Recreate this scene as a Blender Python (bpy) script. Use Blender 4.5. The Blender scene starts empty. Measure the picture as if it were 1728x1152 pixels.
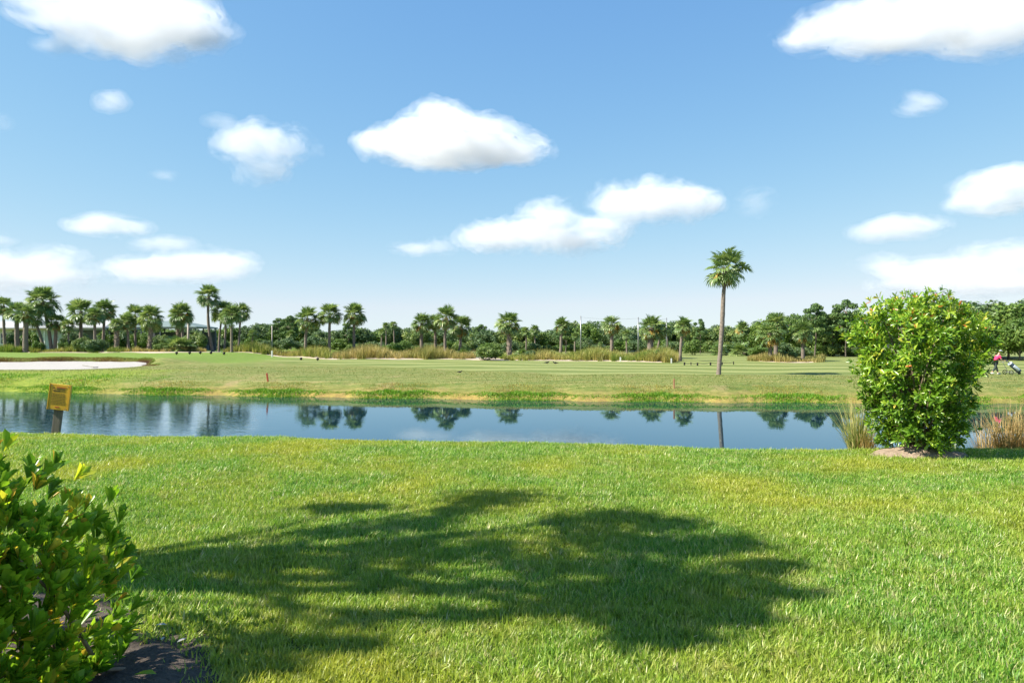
import bpy, bmesh, math, random
import numpy as np
from mathutils import Vector, Matrix, Euler

sc = bpy.context.scene
COL = sc.collection
RAD = math.radians

# ------------------------------------------------------------------ camera, sky, sun, exposure
CZ = 3.5                     # eye height above the pond surface (z = 0)
F = 1152.0                   # focal length in photograph pixels
cam = bpy.data.cameras.new('camera'); cam_o = bpy.data.objects.new('camera', cam); COL.objects.link(cam_o)
cam_o.location = (0, 0, CZ); cam_o.rotation_euler = (RAD(90), 0, 0)
cam.lens = 24; cam.sensor_width = 36; cam.clip_start = 0.05; cam.clip_end = 80000
sc.camera = cam_o

SUN_EL, SUN_AZ = RAD(45), RAD(-106)      # azimuth clockwise from +Y: sun stands to the left, a little behind
world = bpy.data.worlds.new('World'); sc.world = world; world.use_nodes = True
wn = world.node_tree; bg = wn.nodes['Background']
sky = wn.nodes.new('ShaderNodeTexSky'); sky.sky_type = 'NISHITA'; sky.sun_disc = False
sky.sun_elevation = SUN_EL; sky.sun_rotation = SUN_AZ
sky.air_density = 0.8; sky.dust_density = 0.0; sky.ozone_density = 6.0
sep = wn.nodes.new('ShaderNodeSeparateColor'); cmb = wn.nodes.new('ShaderNodeCombineColor')
wn.links.new(sky.outputs[0], sep.inputs[0])
outs = []
for i, (a_, c_) in enumerate(((2.08, 1.20), (1.13, .421), (.965, .182))):     # film-like shoulder, the same over the whole sky
    x = wn.nodes.new('ShaderNodeMath'); x.operation = 'MULTIPLY'; x.inputs[1].default_value = .145
    y = wn.nodes.new('ShaderNodeMath'); y.operation = 'ADD'; y.inputs[1].default_value = c_
    d = wn.nodes.new('ShaderNodeMath'); d.operation = 'DIVIDE'
    m = wn.nodes.new('ShaderNodeMath'); m.operation = 'MULTIPLY'; m.inputs[1].default_value = a_ * 5.07
    wn.links.new(sep.outputs[i], x.inputs[0]); wn.links.new(x.outputs[0], y.inputs[0]); wn.links.new(x.outputs[0], d.inputs[0]); wn.links.new(y.outputs[0], d.inputs[1])
    wn.links.new(d.outputs[0], m.inputs[0]); outs.append(m.outputs[0])
mg = wn.nodes.new('ShaderNodeMath'); mg.operation = 'MULTIPLY'; mg.inputs[1].default_value = .87; wn.links.new(outs[1], mg.inputs[0])
mn = wn.nodes.new('ShaderNodeMath'); mn.operation = 'MINIMUM'; wn.links.new(outs[0], mn.inputs[0]); wn.links.new(mg.outputs[0], mn.inputs[1])
for i, q in enumerate((mn.outputs[0], outs[1], outs[2])): wn.links.new(q, cmb.inputs[i])
wn.links.new(cmb.outputs[0], bg.inputs[0]); bg.inputs[1].default_value = 0.10

SUN_D = Vector((math.sin(SUN_AZ) * math.cos(SUN_EL), math.cos(SUN_AZ) * math.cos(SUN_EL), math.sin(SUN_EL)))
sl = bpy.data.lights.new('sun', 'SUN'); sl.energy = 5.0; sl.angle = RAD(0.5); sl.color = (1, 0.93, 0.80)
sun_o = bpy.data.objects.new('sun', sl); COL.objects.link(sun_o)
sun_o.rotation_euler = SUN_D.to_track_quat('Z', 'Y').to_euler(); sun_o.location = (-30, -5, 40)

vs = sc.view_settings
vs.view_transform = 'Standard'; vs.look = 'None'; vs.gamma = 1; vs.use_curve_mapping = False; vs.exposure = 1.2
cy = sc.cycles
cy.use_denoising = True; cy.denoiser = 'OPENIMAGEDENOISE'
cy.max_bounces = 20; cy.diffuse_bounces = 5; cy.glossy_bounces = 3; cy.transmission_bounces = 4
cy.volume_bounces = 20; cy.transparent_max_bounces = 8; cy.use_adaptive_sampling = True; cy.adaptive_threshold = 0.015
cy.sample_clamp_indirect = 6

# ------------------------------------------------------------------ helpers
rng = np.random.default_rng(7)
def PX(px, D): return (px - 864) / F * D
def PZ(py, D): return CZ + (576 - py) / F * D
def sst(x, a, b):
    t = np.clip((x - a) / (b - a), 0, 1); return t * t * (3 - 2 * t)

def tag(o, label=None, cat=None, group=None, kind=None):
    if label: o['label'] = label
    if cat: o['category'] = cat
    if group: o['group'] = group
    if kind: o['kind'] = kind
    return o
def link(o, parent=None):
    COL.objects.link(o)
    if parent is not None: o.parent = parent
    return o
def empty(name, loc, rz=0.0):
    o = bpy.data.objects.new(name, None); o.location = loc; o.rotation_euler = (0, 0, rz); o.empty_display_size = .2
    return link(o)
def npmesh(name, V, Fc, mat=None, var=None, smooth=False):
    V = np.asarray(V, np.float32); Fc = np.asarray(Fc, np.int32); k = Fc.shape[1]
    me = bpy.data.meshes.new(name)
    me.vertices.add(len(V)); me.vertices.foreach_set('co', V.ravel())
    me.loops.add(Fc.size); me.loops.foreach_set('vertex_index', Fc.ravel())
    me.polygons.add(len(Fc)); me.polygons.foreach_set('loop_start', np.arange(0, Fc.size, k, dtype=np.int32))
    if smooth: me.polygons.foreach_set('use_smooth', np.ones(len(Fc), bool))
    if var is not None:
        a = me.attributes.new('var', 'FLOAT', 'FACE'); a.data.foreach_set('value', np.asarray(var, np.float32))
    if mat is not None: me.materials.append(mat)
    me.update(calc_edges=True); me.validate()
    return me
def nobj(name, V, Fc, mat=None, parent=None, var=None, smooth=False, loc=(0, 0, 0)):
    o = bpy.data.objects.new(name, npmesh(name, V, Fc, mat, var, smooth)); o.location = loc
    return link(o, parent)
def obj(name, me, parent=None, loc=(0, 0, 0), rot=(0, 0, 0), scale=(1, 1, 1)):
    o = bpy.data.objects.new(name, me); o.location = loc; o.rotation_euler = rot; o.scale = scale
    return link(o, parent)
class MB:
    """collects boxes, bars, tubes, cones and prisms into one mesh"""
    def __init__(s): s.bm = bmesh.new()
    def box(s, c, d, rot=None):
        r = bmesh.ops.create_cube(s.bm, size=1)
        M = Matrix.Translation(c) @ (rot.to_4x4() if rot else Matrix()) @ Matrix.Diagonal((*d, 1))
        bmesh.ops.transform(s.bm, matrix=M, verts=r['verts']); return s
    def bar(s, a, b, r1, r2=None, n=8):
        a, b = Vector(a), Vector(b); d = b - a
        q = bmesh.ops.create_cone(s.bm, cap_ends=True, segments=n, radius1=r1, radius2=r1 if r2 is None else r2, depth=d.length)
        bmesh.ops.transform(s.bm, matrix=Matrix.Translation((a + b) / 2) @ d.to_track_quat('Z', 'Y').to_matrix().to_4x4(), verts=q['verts']); return s
    def sph(s, c, r, sub=2):
        q = bmesh.ops.create_icosphere(s.bm, subdivisions=sub, radius=1)
        r = r if hasattr(r, '__len__') else (r, r, r)
        bmesh.ops.transform(s.bm, matrix=Matrix.Translation(c) @ Matrix.Diagonal((*r, 1)), verts=q['verts']); return s
    def poly(s, pts, faces):
        vs_ = [s.bm.verts.new(p) for p in pts]
        for f in faces: s.bm.faces.new([vs_[i] for i in f])
        return s
    def mesh(s, name, mat, bevel=0, smooth=False):
        if bevel: bmesh.ops.bevel(s.bm, geom=s.bm.edges[:], offset=bevel, segments=2, affect='EDGES', profile=.6)
        bmesh.ops.recalc_face_normals(s.bm, faces=s.bm.faces[:])
        if smooth:
            for f in s.bm.faces: f.smooth = True
        me = bpy.data.meshes.new(name); s.bm.to_mesh(me); s.bm.free(); me.materials.append(mat); return me
    def build(s, name, mat, parent=None, bevel=0, smooth=False, loc=(0, 0, 0), rot=(0, 0, 0)):
        return obj(name, s.mesh(name, mat, bevel, smooth), parent, loc, rot)

# ------------------------------------------------------------------ materials
def newmat(name):
    m = bpy.data.materials.new(name); m.use_nodes = True; n = m.node_tree; n.nodes.clear()
    return m, n, n.nodes.new('ShaderNodeOutputMaterial')
def N(n, t, **kw):
    x = n.nodes.new('ShaderNode' + t)
    for k, v in kw.items(): setattr(x, k, v)
    return x
def ramp(n, stops, fac=None):
    r = N(n, 'ValToRGB'); e = r.color_ramp.elements
    while len(e) < len(stops): e.new(0.5)
    for i, (p, c) in enumerate(stops): e[i].position = p; e[i].color = (*c, 1)
    if fac is not None: n.links.new(fac, r.inputs[0])
    return r.outputs[0]
def noise(n, scale, detail=4, rough=.6, vec=None, dist=0.0):
    x = N(n, 'TexNoise'); x.inputs['Scale'].default_value = scale; x.inputs['Detail'].default_value = detail
    x.inputs['Roughness'].default_value = rough; x.inputs['Distortion'].default_value = dist
    if vec is not None: n.links.new(vec, x.inputs['Vector'])
    return x.outputs[0]
def mix(n, a, b, fac, mode='MIX'):
    x = N(n, 'Mix', data_type='RGBA', blend_type=mode); x.clamp_factor = True
    for s, v in ((x.inputs[0], fac), (x.inputs[6], a), (x.inputs[7], b)):
        if hasattr(v, 'links') or hasattr(v, 'is_linked'): n.links.new(v, s)
        elif isinstance(v, (int, float)): s.default_value = v
        else: s.default_value = (*v, 1)
    return x.outputs[2]
def math_(n, op, a, b=None, c=None, clamp=False):
    x = N(n, 'Math', operation=op); x.use_clamp = clamp
    for i, v in enumerate((a, b, c)):
        if v is None: continue
        if isinstance(v, (int, float)): x.inputs[i].default_value = v
        else: n.links.new(v, x.inputs[i])
    return x.outputs[0]
def geo_pos(n): return N(n, 'NewGeometry').outputs['Position']
def obj_pos(n): return N(n, 'TexCoord').outputs['Object']
def bump(n, h, strength=.5, dist=.02):
    b = N(n, 'Bump'); b.inputs['Strength'].default_value = strength; b.inputs['Distance'].default_value = dist
    n.links.new(h, b.inputs['Height']); return b.outputs[0]
def plain(name, c1, c2=None, rough=.7, scale=6, bs=.3, bd=.01, metal=0, stretch=None, spec=.4):
    m, n, o = newmat(name); b = N(n, 'BsdfPrincipled'); v = obj_pos(n)
    if stretch:
        mp = N(n, 'Mapping'); mp.inputs['Scale'].default_value = stretch; n.links.new(v, mp.inputs[0]); v = mp.outputs[0]
    f = noise(n, scale, 5, .65, v)
    n.links.new(ramp(n, [(.3, c1), (.7, c2 or tuple(x * .75 for x in c1))], f), b.inputs['Base Color'])
    b.inputs['Roughness'].default_value = rough; b.inputs['Metallic'].default_value = metal; b.inputs['Specular IOR Level'].default_value = spec
    n.links.new(bump(n, f, bs, bd), b.inputs['Normal']); n.links.new(b.outputs[0], o.inputs[0]); return m
def leafmat(name, stops, transl=.35, rough=.45, spec=.3, patch=None, pscale=.6, hue=None):
    """foliage: per-leaf colour from the 'var' attribute, a gloss and light passing through"""
    m, n, o = newmat(name)
    a = N(n, 'Attribute', attribute_name='var')
    col = ramp(n, stops, a.outputs['Fac'])
    if patch:
        gp_ = geo_pos(n); f = noise(n, pscale, 3, .55, gp_)
        if name == 'lawn_blade': col = mix(n, col, mix(n, col, (.10, .26, .03), .5), ramp(n, [(.45, (0, 0, 0)), (.68, (1, 1, 1))], noise(n, 1.7, 4, .6, gp_))); col = mix(n, col, mix(n, col, (.62, .54, .26), .45), ramp(n, [(.58, (0, 0, 0)), (.70, (1, 1, 1))], noise(n, 4.5, 3, .6, gp_)))
        col = mix(n, col, mix(n, col, patch, .62), ramp(n, [(.42, (0, 0, 0)), (.66, (1, 1, 1))], f))
    b = N(n, 'BsdfPrincipled'); b.inputs['Roughness'].default_value = rough; b.inputs['Specular IOR Level'].default_value = spec
    n.links.new(col, b.inputs['Base Color'])
    t = N(n, 'BsdfTranslucent'); n.links.new(mix(n, col, (1.0, 1.0, .35), .55, 'MULTIPLY'), t.inputs[0])
    ms = N(n, 'MixShader'); ms.inputs[0].default_value = transl
    n.links.new(b.outputs[0], ms.inputs[1]); n.links.new(t.outputs[0], ms.inputs[2]); n.links.new(ms.outputs[0], o.inputs[0])
    return m

M = {}
M['lawn_blade'] = leafmat('lawn_blade', [(0, (.07, .21, .022)), (.4, (.18, .37, .038)), (.75, (.36, .50, .075)), (.9, (.58, .58, .22)), (1, (.68, .62, .36))], .45, .40, .45, (.48, .46, .05), .55)
M['oak'] = leafmat('oak_leaf', [(0, (0.073, 0.130, 0.041)), (.6, (0.152, 0.228, 0.059)), (1, (0.322, 0.360, 0.093))], .25, .5, .35)
M['oak_dark'] = leafmat('dark_oak_leaf', [(0, (0.057, 0.113, 0.053)), (.6, (0.115, 0.189, 0.072)), (1, (0.239, 0.299, 0.110))], .25, .5, .35)
M['bright_tree'] = leafmat('light_green_leaf', [(0, (0.070, 0.136, 0.028)), (.6, (0.139, 0.230, 0.047)), (1, (0.265, 0.345, 0.077))], .3, .5, .35)
M['pine'] = leafmat('pine_needle', [(0, (0.055, 0.115, 0.040)), (.6, (0.116, 0.194, 0.055)), (1, (0.217, 0.288, 0.092))], .2, .55, .25)
M['palm'] = leafmat('palm_frond', [(0, (0.080, 0.151, 0.051)), (.55, (0.182, 0.275, 0.079)), (1, (0.437, 0.495, 0.200))], .3, .38, .5)
M['palm_dead'] = leafmat('dry_palm_frond', [(0, (.20, .11, .03)), (.5, (.40, .26, .06)), (1, (.48, .38, .11))], .2, .6, .2)
M['hedge'] = leafmat('hedge_leaf', [(0, (.10, .25, .02)), (.45, (.26, .46, .03)), (.78, (.44, .58, .04)), (.9, (.66, .55, .06)), (1, (.72, .40, .06))], .58, .32, .5)
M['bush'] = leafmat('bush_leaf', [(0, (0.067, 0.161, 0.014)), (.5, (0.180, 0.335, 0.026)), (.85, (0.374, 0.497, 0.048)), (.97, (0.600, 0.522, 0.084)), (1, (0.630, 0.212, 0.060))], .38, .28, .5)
M['reed'] = leafmat('reed_blade', [(0, (.16, .22, .05)), (.5, (.36, .38, .12)), (1, (.60, .50, .22))], .3, .5, .3)
M['dry_reed'] = leafmat('dry_reed_blade', [(0, (.26, .16, .05)), (.5, (.48, .33, .12)), (1, (.62, .48, .23))], .3, .5, .3)
M['bed_green'] = leafmat('green_bed_grass', [(0, (.07, .14, .018)), (.5, (.19, .26, .04)), (1, (.40, .38, .11))], .3, .5, .3, (.46, .34, .13), .16)
M['bed_tan'] = leafmat('tan_bed_grass', [(0, (.16, .14, .045)), (.45, (.36, .30, .10)), (1, (.58, .45, .21))], .3, .5, .3, (.19, .24, .05), .2)
M['weed'] = leafmat('bank_weed', [(0, (.06, .17, .015)), (.6, (.15, .34, .02)), (1, (.30, .44, .04))], .35, .45, .3)
M['bank_dry'] = leafmat('dry_bank_grass', [(0, (.17, .09, .035)), (.5, (.32, .25, .05)), (1, (.46, .40, .07))], .3, .5, .3, (.17, .24, .03), .8)
M['rough_blade'] = leafmat('rough_blade', [(0, (.09, .15, .025)), (.6, (.17, .23, .05)), (1, (.34, .31, .12))], .3, .5, .3, (.30, .24, .09), .5)
M['lip'] = leafmat('bunker_lip_grass', [(0, (.14, .065, .035)), (.4, (.28, .17, .07)), (.7, (.30, .28, .07)), (1, (.20, .28, .045))], .25, .5, .3)
M['bark'] = plain('oak_bark', (.16, .13, .10), (.07, .06, .05), .9, 9, .6, .03, stretch=(1, 1, .3))
M['palm_bark'] = plain('palm_bark', (.25, .205, .165), (.105, .085, .07), .9, 5, .7, .04, stretch=(1, 1, 3.0))
M['boot'] = plain('palm_boot', (.36, .30, .22), (.18, .14, .10), .9, 9, .5, .02)
M['twig'] = plain('twig_bark', (.24, .18, .12), (.12, .09, .06), .85, 20, .4, .005)
M['post_wood'] = plain('weathered_wood', (.17, .15, .11), (.085, .078, .06), .85, 14, .5, .006, stretch=(3, 3, .25))
M['sign_yellow'] = plain('sign_yellow', (.62, .36, .022), (.48, .27, .02), .45, 9, .1, .002)
M['sign_ink'] = plain('sign_ink', (.05, .035, .01), None, .6)
M['sign_red'] = plain('sign_red', (.42, .10, .015), None, .6)
M['stake_red'] = plain('stake_red', (.42, .075, .03), (.30, .05, .02), .6, 12, .2)
M['stake_wood'] = plain('stake_wood', (.38, .20, .10), (.26, .12, .06), .7, 12, .2)
M['white_paint'] = plain('white_paint', (.72, .72, .68), (.6, .6, .57), .6, 8, .1)
M['black'] = plain('black_rubber', (.012, .012, .013), None, .6)
M['grey_metal'] = plain('grey_metal', (.30, .31, .32), (.22, .23, .24), .4, 5, .1, .003, .6)
M['pole'] = plain('pole_wood', (.42, .38, .33), (.28, .25, .22), .8, 5, .3, .01, stretch=(2, 2, .2))
M['cream'] = plain('cream_stucco', (.66, .66, .58), (.56, .57, .52), .85, 3, .2, .01)
M['paleblue'] = plain('pale_siding', (.50, .56, .58), (.42, .48, .50), .8, 3, .2, .01)
M['fascia'] = plain('yellow_fascia', (.52, .42, .17), (.42, .34, .14), .7, 3)
M['roof_grey'] = plain('grey_roof', (.40, .40, .40), (.28, .29, .30), .8, 3, .4, .03, stretch=(1, 6, 1))
M['roof_green'] = plain('dull_green_roof', (.17, .22, .21), (.12, .16, .155), .6, 2, .3, .03, stretch=(6, 1, 1))
M['dark_wall'] = plain('dark_screen', (.12, .14, .16), (.075, .09, .105), .6, 3)
M['glass'] = plain('window_glass', (.03, .04, .05), None, .08, 2, .0, spec=.8)
M['soil'] = plain('soil', (.105, .082, .064), (.03, .024, .02), .95, 55, .8, .02)
M['mound'] = plain('mound_soil', (.34, .26, .19), (.18, .13, .09), .95, 16, .8, .03)
M['sand'] = plain('bunker_sand', (.38, .362, .34), (.27, .255, .235), .95, 5, .4, .03)
M['sand2'] = plain('bed_sand', (.50, .42, .34), (.36, .28, .21), .95, 1.2, .4, .03)
M['skin'] = plain('skin', (.50, .30, .21), (.46, .27, .19), .6, 9, .05)
M['pink'] = plain('pink_cloth', (.80, .045, .16), (.65, .03, .12), .8, 12, .2)
M['trousers'] = plain('dark_cloth', (.03, .045, .04), (.02, .03, .03), .8, 12, .2)
M['cap'] = plain('pale_cap', (.66, .64, .78), (.52, .48, .70), .8, 9, .1)
M['hair'] = plain('hair', (.09, .06, .05), None, .7, 20)
M['bag'] = plain('bag_cloth', (.055, .085, .12), (.04, .06, .09), .6, 8, .2)
M['bag_pale'] = plain('bag_panel', (.52, .58, .64), (.42, .5, .58), .5, 8, .1)
M['litter'] = plain('dry_litter', (.58, .55, .50), (.4, .37, .33), .8, 30)

# ------------------------------------------------------------------ terrain beyond the pond
WX = [-300, -60, -36, -26, -15, -5, 3, 12, 22, 34, 60, 300]
WY = [62, 50, 47.6, 45.2, 43.2, 41.6, 40.2, 39.2, 38.7, 38.2, 37, 34]
def waterline(X): return np.interp(X, WX, WY) + .25 * np.sin(X * .9) + .15 * np.sin(X * 2.3 + 1)
BX, BY, BRX, BRY = -49.5, 67.0, 13.2, 7.0          # bunker
def bunker_r(X, Y):
    wob = .10 * np.sin(3 * np.arctan2((Y - BY) / BRY, (X - BX) / BRX) + .6) + .05 * np.sin(X * .7)
    return np.sqrt(((X - BX) / BRX) ** 2 + ((Y - BY - .09 * (X - BX)) / BRY) ** 2) + wob
def base_h(X, Y):
    t = Y - waterline(X)
    h = np.where(t < 0, np.maximum(t * .35, -1.4), 0)
    h = h + .30 * sst(t, 0, .5) + .50 * sst(t, .2, 3.2) + .20 * sst(t, 2, 9) + .28 * sst(Y, 50, 100)
    h = h + .045 * np.sin(X * .21 + Y * .12) * sst(t, 3, 12) + .03 * np.sin(X * .5 - Y * .31) * sst(t, 3, 12)
    return h
def gh(X, Y):
    X = np.asarray(X, float); Y = np.asarray(Y, float)
    h = base_h(X, Y)
    left = sst(-X, 31, 38)
    r = bunker_r(X, Y); back = Y - (BY + .09 * (X - BX))
    h = h + left * .55 * np.where(np.abs(X - BX) < BRX * 1.1, sst(r, 1.0, 1.12) * sst(back, .3, 2.2), sst(back, 0, 4)) # raised green behind the bunker
    h = h - .40 * (1 - sst(r, .86, 1.02)) * (Y > 40)
    h = h + .16 * sst(-X, 22, 30) * np.exp(-((Y - 92) / 9) ** 2)
    h = h + .06 * np.exp(-(((X - 15.3) / 3.2) ** 2 + ((Y - 50.6) / 2.2) ** 2))
    return h
def gz(X, Y): return float(gh(X, Y))
def grade(a, b, step, grow=None, lim=None):
    out = [a]
    while out[-1] < b:
        out.append(out[-1] + step)
        if grow: step = min(step * grow, lim or 1e9)
    return out
def gridmesh(xs, ys, zf):
    X, Y = np.meshgrid(xs, ys); Z = zf(X, Y)
    V = np.stack([X, Y, Z], -1).reshape(-1, 3); nx, ny = len(xs), len(ys)
    i = (np.arange(ny - 1)[:, None] * nx + np.arange(nx - 1)[None]).ravel()
    return V, np.stack([i, i + 1, i + nx + 1, i + nx], 1)

# fairway turf material: mown stripes on the fairway, mottled rough, sere bank
m, n, o = newmat('golf_turf'); pos = geo_pos(n); sx = N(n, 'SeparateXYZ'); n.links.new(pos, sx.inputs[0])
px_, py_, pz_ = sx.outputs
wob = noise(n, .12, 2, .5, pos); fine = noise(n, 2.2, 8, .85, pos); mid = noise(n, .45, 5, .65, pos)
mp = N(n, 'Mapping'); mp.inputs['Scale'].default_value = (.18, 1.2, 1); n.links.new(pos, mp.inputs[0]); streak = noise(n, 1.0, 5, .7, mp.outputs[0])
sw = math_(n, 'ADD', py_, math_(n, 'ADD', math_(n, 'MULTIPLY', px_, .10), math_(n, 'MULTIPLY', wob, 3.0)))
st = math_(n, 'SINE', math_(n, 'MULTIPLY', sw, .95))
stripe = ramp(n, [(.33, (.120, .155, .040)), (.67, (.215, .235, .082))], math_(n, 'ADD', math_(n, 'MULTIPLY_ADD', st, .32, .5), math_(n, 'MULTIPLY', math_(n, 'SUBTRACT', fine, .5), .5)))
rough_c = ramp(n, [(.41, (.065, .108, .020)), (.49, (.115, .150, .034)), (.56, (.175, .185, .054)), (.66, (.29, .235, .10))], math_(n, 'ADD', math_(n, 'MULTIPLY', fine, .55), math_(n, 'MULTIPLY', streak, .5)))
rough_c = mix(n, rough_c, (.29, .215, .11), ramp(n, [(.57, (0, 0, 0)), (.72, (.7, .7, .7))], mid))
# fairway edge as a curve Y = 51 + max(0, 2 - x) * .9
edge = math_(n, 'ADD', math_(n, 'MULTIPLY', math_(n, 'MAXIMUM', math_(n, 'SUBTRACT', 4, px_), 0), .92), math_(n, 'MULTIPLY_ADD', wob, 3.0, 49.6))
inf = math_(n, 'MULTIPLY', math_(n, 'SUBTRACT', py_, edge), .9, None, True)
col = mix(n, rough_c, stripe, inf)
green = ramp(n, [(.35, (.095, .165, .026)), (.65, (.165, .225, .042))], fine)
lf = math_(n, 'MULTIPLY', math_(n, 'SUBTRACT', math_(n, 'MULTIPLY', px_, -1), 27), .2, None, True)
lf = math_(n, 'MULTIPLY', lf, math_(n, 'MULTIPLY', math_(n, 'SUBTRACT', py_, 72), .3, None, True))
col = mix(n, col, green, lf)
low = math_(n, 'MULTIPLY', math_(n, 'SUBTRACT', .62, pz_), 2.2, None, True)
low = math_(n, 'MULTIPLY', low, ramp(n, [(.35, (.35, .35, .35)), (.6, (1, 1, 1))], mid))
bankc = ramp(n, [(.3, (.12, .06, .03)), (.5, (.27, .19, .06)), (.68, (.36, .31, .06))], fine)
col = mix(n, col, bankc, low)
lg = math_(n, 'MULTIPLY', math_(n, 'SUBTRACT', math_(n, 'MULTIPLY', px_, -1), 26), .25, None, True)
lg = math_(n, 'MULTIPLY', lg, math_(n, 'MULTIPLY', math_(n, 'SUBTRACT', 61, py_), .3, None, True))
col = mix(n, col, ramp(n, [(.38, (.10, .17, .016)), (.6, (.23, .27, .03))], fine), math_(n, 'MULTIPLY', lg, .85))
far = math_(n, 'MULTIPLY', math_(n, 'SUBTRACT', math_(n, 'MAXIMUM', py_, math_(n, 'MULTIPLY', math_(n, 'ABSOLUTE', px_), 1.4)), 215), .03, None, True)
col = mix(n, col, (.035, .045, .03), far)          # wooded country beyond the course, kept dark to spare the clouds green bounce
b = N(n, 'BsdfPrincipled'); b.inputs['Roughness'].default_value = .85; b.inputs['Specular IOR Level'].default_value = .15
n.links.new(col, b.inputs['Base Color']); n.links.new(bump(n, fine, .35, .08), b.inputs['Normal']); n.links.new(b.outputs[0], o.inputs[0])
M['turf'] = m

ys = np.array(grade(33.0, 80, .28) + grade(80.6, 130, .8) + grade(133, 6000, 4, 1.25, 800))
xp = grade(0, 62, .5) + grade(64, 6000, 3, 1.25, 800); xs = np.array([-q for q in xp[:0:-1]] + xp)
V, Fc = gridmesh(xs, ys, gh)
tag(nobj('fairway', V, Fc, M['turf'], smooth=True), 'mown golf fairway and rough rising beyond the pond', 'fairway', kind='structure')

# bunker sand
V, Fc = gridmesh(np.arange(-66, -26, .4), np.arange(57, 77.5, .3), lambda X, Y: np.where(bunker_r(X, Y) < 1.0, base_h(X, Y) - .10 + .30 * sst(Y, 66, 75) + .02 * np.sin(X * 1.7) * np.sin(Y * 1.3), gh(X, Y) - .12))
V[:, 2] += .02
tag(nobj('sand_bunker', V, Fc, M['sand'], smooth=True), 'white sand bunker below the brown grass lip', 'bunker', kind='structure')

# sandy ground under the planted beds
def bed_strip(px0, px1, Dn, Df, name='sandy_ground'):
    xs_ = np.linspace(px0, px1, max(8, int((px1 - px0) / 8))); ys_ = np.linspace(0, 1, 10)
    U, W = np.meshgrid(xs_, ys_)
    dn = np.interp(U, *Dn) + .5 * np.sin(U * .045) + .25 * np.sin(U * .13); df = np.interp(U, *Df)
    e = np.clip(np.minimum(U - px0, px1 - U) / 25, 0, 1)
    D = dn + (df - dn) * (.5 + (W - .5) * np.sqrt(e))
    X = (U - 864) / F * D
    edge = (W < .03) | (W > .97) | (U == px0) | (U == px1)
    Z = gh(X, D) + np.where(edge, -.05, .06)
    Vv = np.stack([X, D, Z], -1).reshape(-1, 3); nx = len(xs_)
    i = (np.arange(9)[:, None] * nx + np.arange(nx - 1)[None]).ravel()
    o = nobj(name, Vv, np.stack([i, i + 1, i + nx + 1, i + nx], 1), M['sand2'], smooth=True)
    return tag(o, kind='structure')
bed_strip(370, 1148, ([370, 480, 560, 860, 1000, 1148], [97, 93.5, 86.5, 82.5, 81, 74]), ([370, 560, 860, 1148], [108, 104, 100, 92]))
bed_strip(1262, 1392, ([1262, 1320, 1392], [79, 75.5, 77.5]), ([1262, 1392], [88, 88]))
bed_strip(40, 380, ([40, 190, 260, 380], [96, 94.5, 89, 97]), ([40, 380], [104, 112]))

# ------------------------------------------------------------------ pond
m, n, o = newmat('pond_water'); pos = geo_pos(n); sx = N(n, 'SeparateXYZ'); n.links.new(pos, sx.inputs[0])
mp = N(n, 'Mapping'); mp.inputs['Scale'].default_value = (1.1, 2.2, 1); n.links.new(pos, mp.inputs[0])
r1 = noise(n, 1.5, 3, .55, mp.outputs[0], .3); r2 = noise(n, .35, 2, .5, pos)
breeze = math_(n, 'MULTIPLY', math_(n, 'SUBTRACT', math_(n, 'MULTIPLY', sx.outputs[0], -1), math_(n, 'MULTIPLY_ADD', r2, 10, 3)), .16, None, True)
hgt = math_(n, 'MULTIPLY', r1, math_(n, 'MULTIPLY_ADD', breeze, .0070, .0006))
bp = N(n, 'Bump'); bp.inputs['Strength'].default_value = 1; bp.inputs['Distance'].default_value = 1; n.links.new(hgt, bp.inputs['Height'])
d = N(n, 'BsdfDiffuse'); d.inputs[0].default_value = (.004, .018, .036, 1)
g = N(n, 'BsdfGlossy'); g.inputs['Roughness'].default_value = .008; g.inputs[0].default_value = (.78, .94, 1, 1)
fr = N(n, 'Fresnel'); fr.inputs[0].default_value = 1.62
n.links.new(bp.outputs[0], g.inputs['Normal']); n.links.new(bp.outputs[0], fr.inputs['Normal'])
ms = N(n, 'MixShader'); n.links.new(fr.outputs[0], ms.inputs[0]); n.links.new(d.outputs[0], ms.inputs[1]); n.links.new(g.outputs[0], ms.inputs[2])
n.links.new(ms.outputs[0], o.inputs[0]); M['water'] = m
V, Fc = gridmesh(np.linspace(-300, 300, 31), np.linspace(8, 70, 11), lambda X, Y: X * 0)
tag(nobj('pond', V, Fc, M['water']), 'still blue pond between lawn and fairway', 'pond', kind='structure')

# ------------------------------------------------------------------ near lawn
LZ = 1.9
def lawn_edge(X): return np.interp(X, [-40, -9, -4.5, 0, 4, 5.5, 8, 40], [12.6, 11.9, 11.45, 10.85, 10.05, 9.9, 10.2, 10.6])
def soil_r(X, Y): return np.sqrt(((X + 3.0) / 1.66) ** 2 + ((Y - 2.65) / 1.66) ** 2) + .05 * np.sin(X * 5) + .04 * np.sin(Y * 7 + 1)
MX, MY = PX(1548, 9.55), 9.55
def lawn_h(X, Y):
    t = Y - lawn_edge(X)
    h = LZ + .012 * np.sin(X * 1.3 + .7) + .012 * np.sin(Y * 1.1 + X * .4) - .035 * np.clip(t + 1.5, 0, 1.5) ** 2 * .6
    h = h - np.where(t > 0, .06 * t + .42 * t * t / (1 + .45 * t), 0)
    h = h + .13 * np.exp(-(((X - MX) / .55) ** 2 + ((Y - MY) / .34) ** 2) ** 1.3)
    return np.maximum(h, -1.5)
m, n, o = newmat('lawn_ground'); b = N(n, 'BsdfPrincipled'); pos = geo_pos(n)
n.links.new(ramp(n, [(.3, (.05, .075, .012)), (.55, (.09, .12, .02)), (.75, (.16, .14, .05))], noise(n, 7, 6, .7, pos)), b.inputs['Base Color'])
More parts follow.
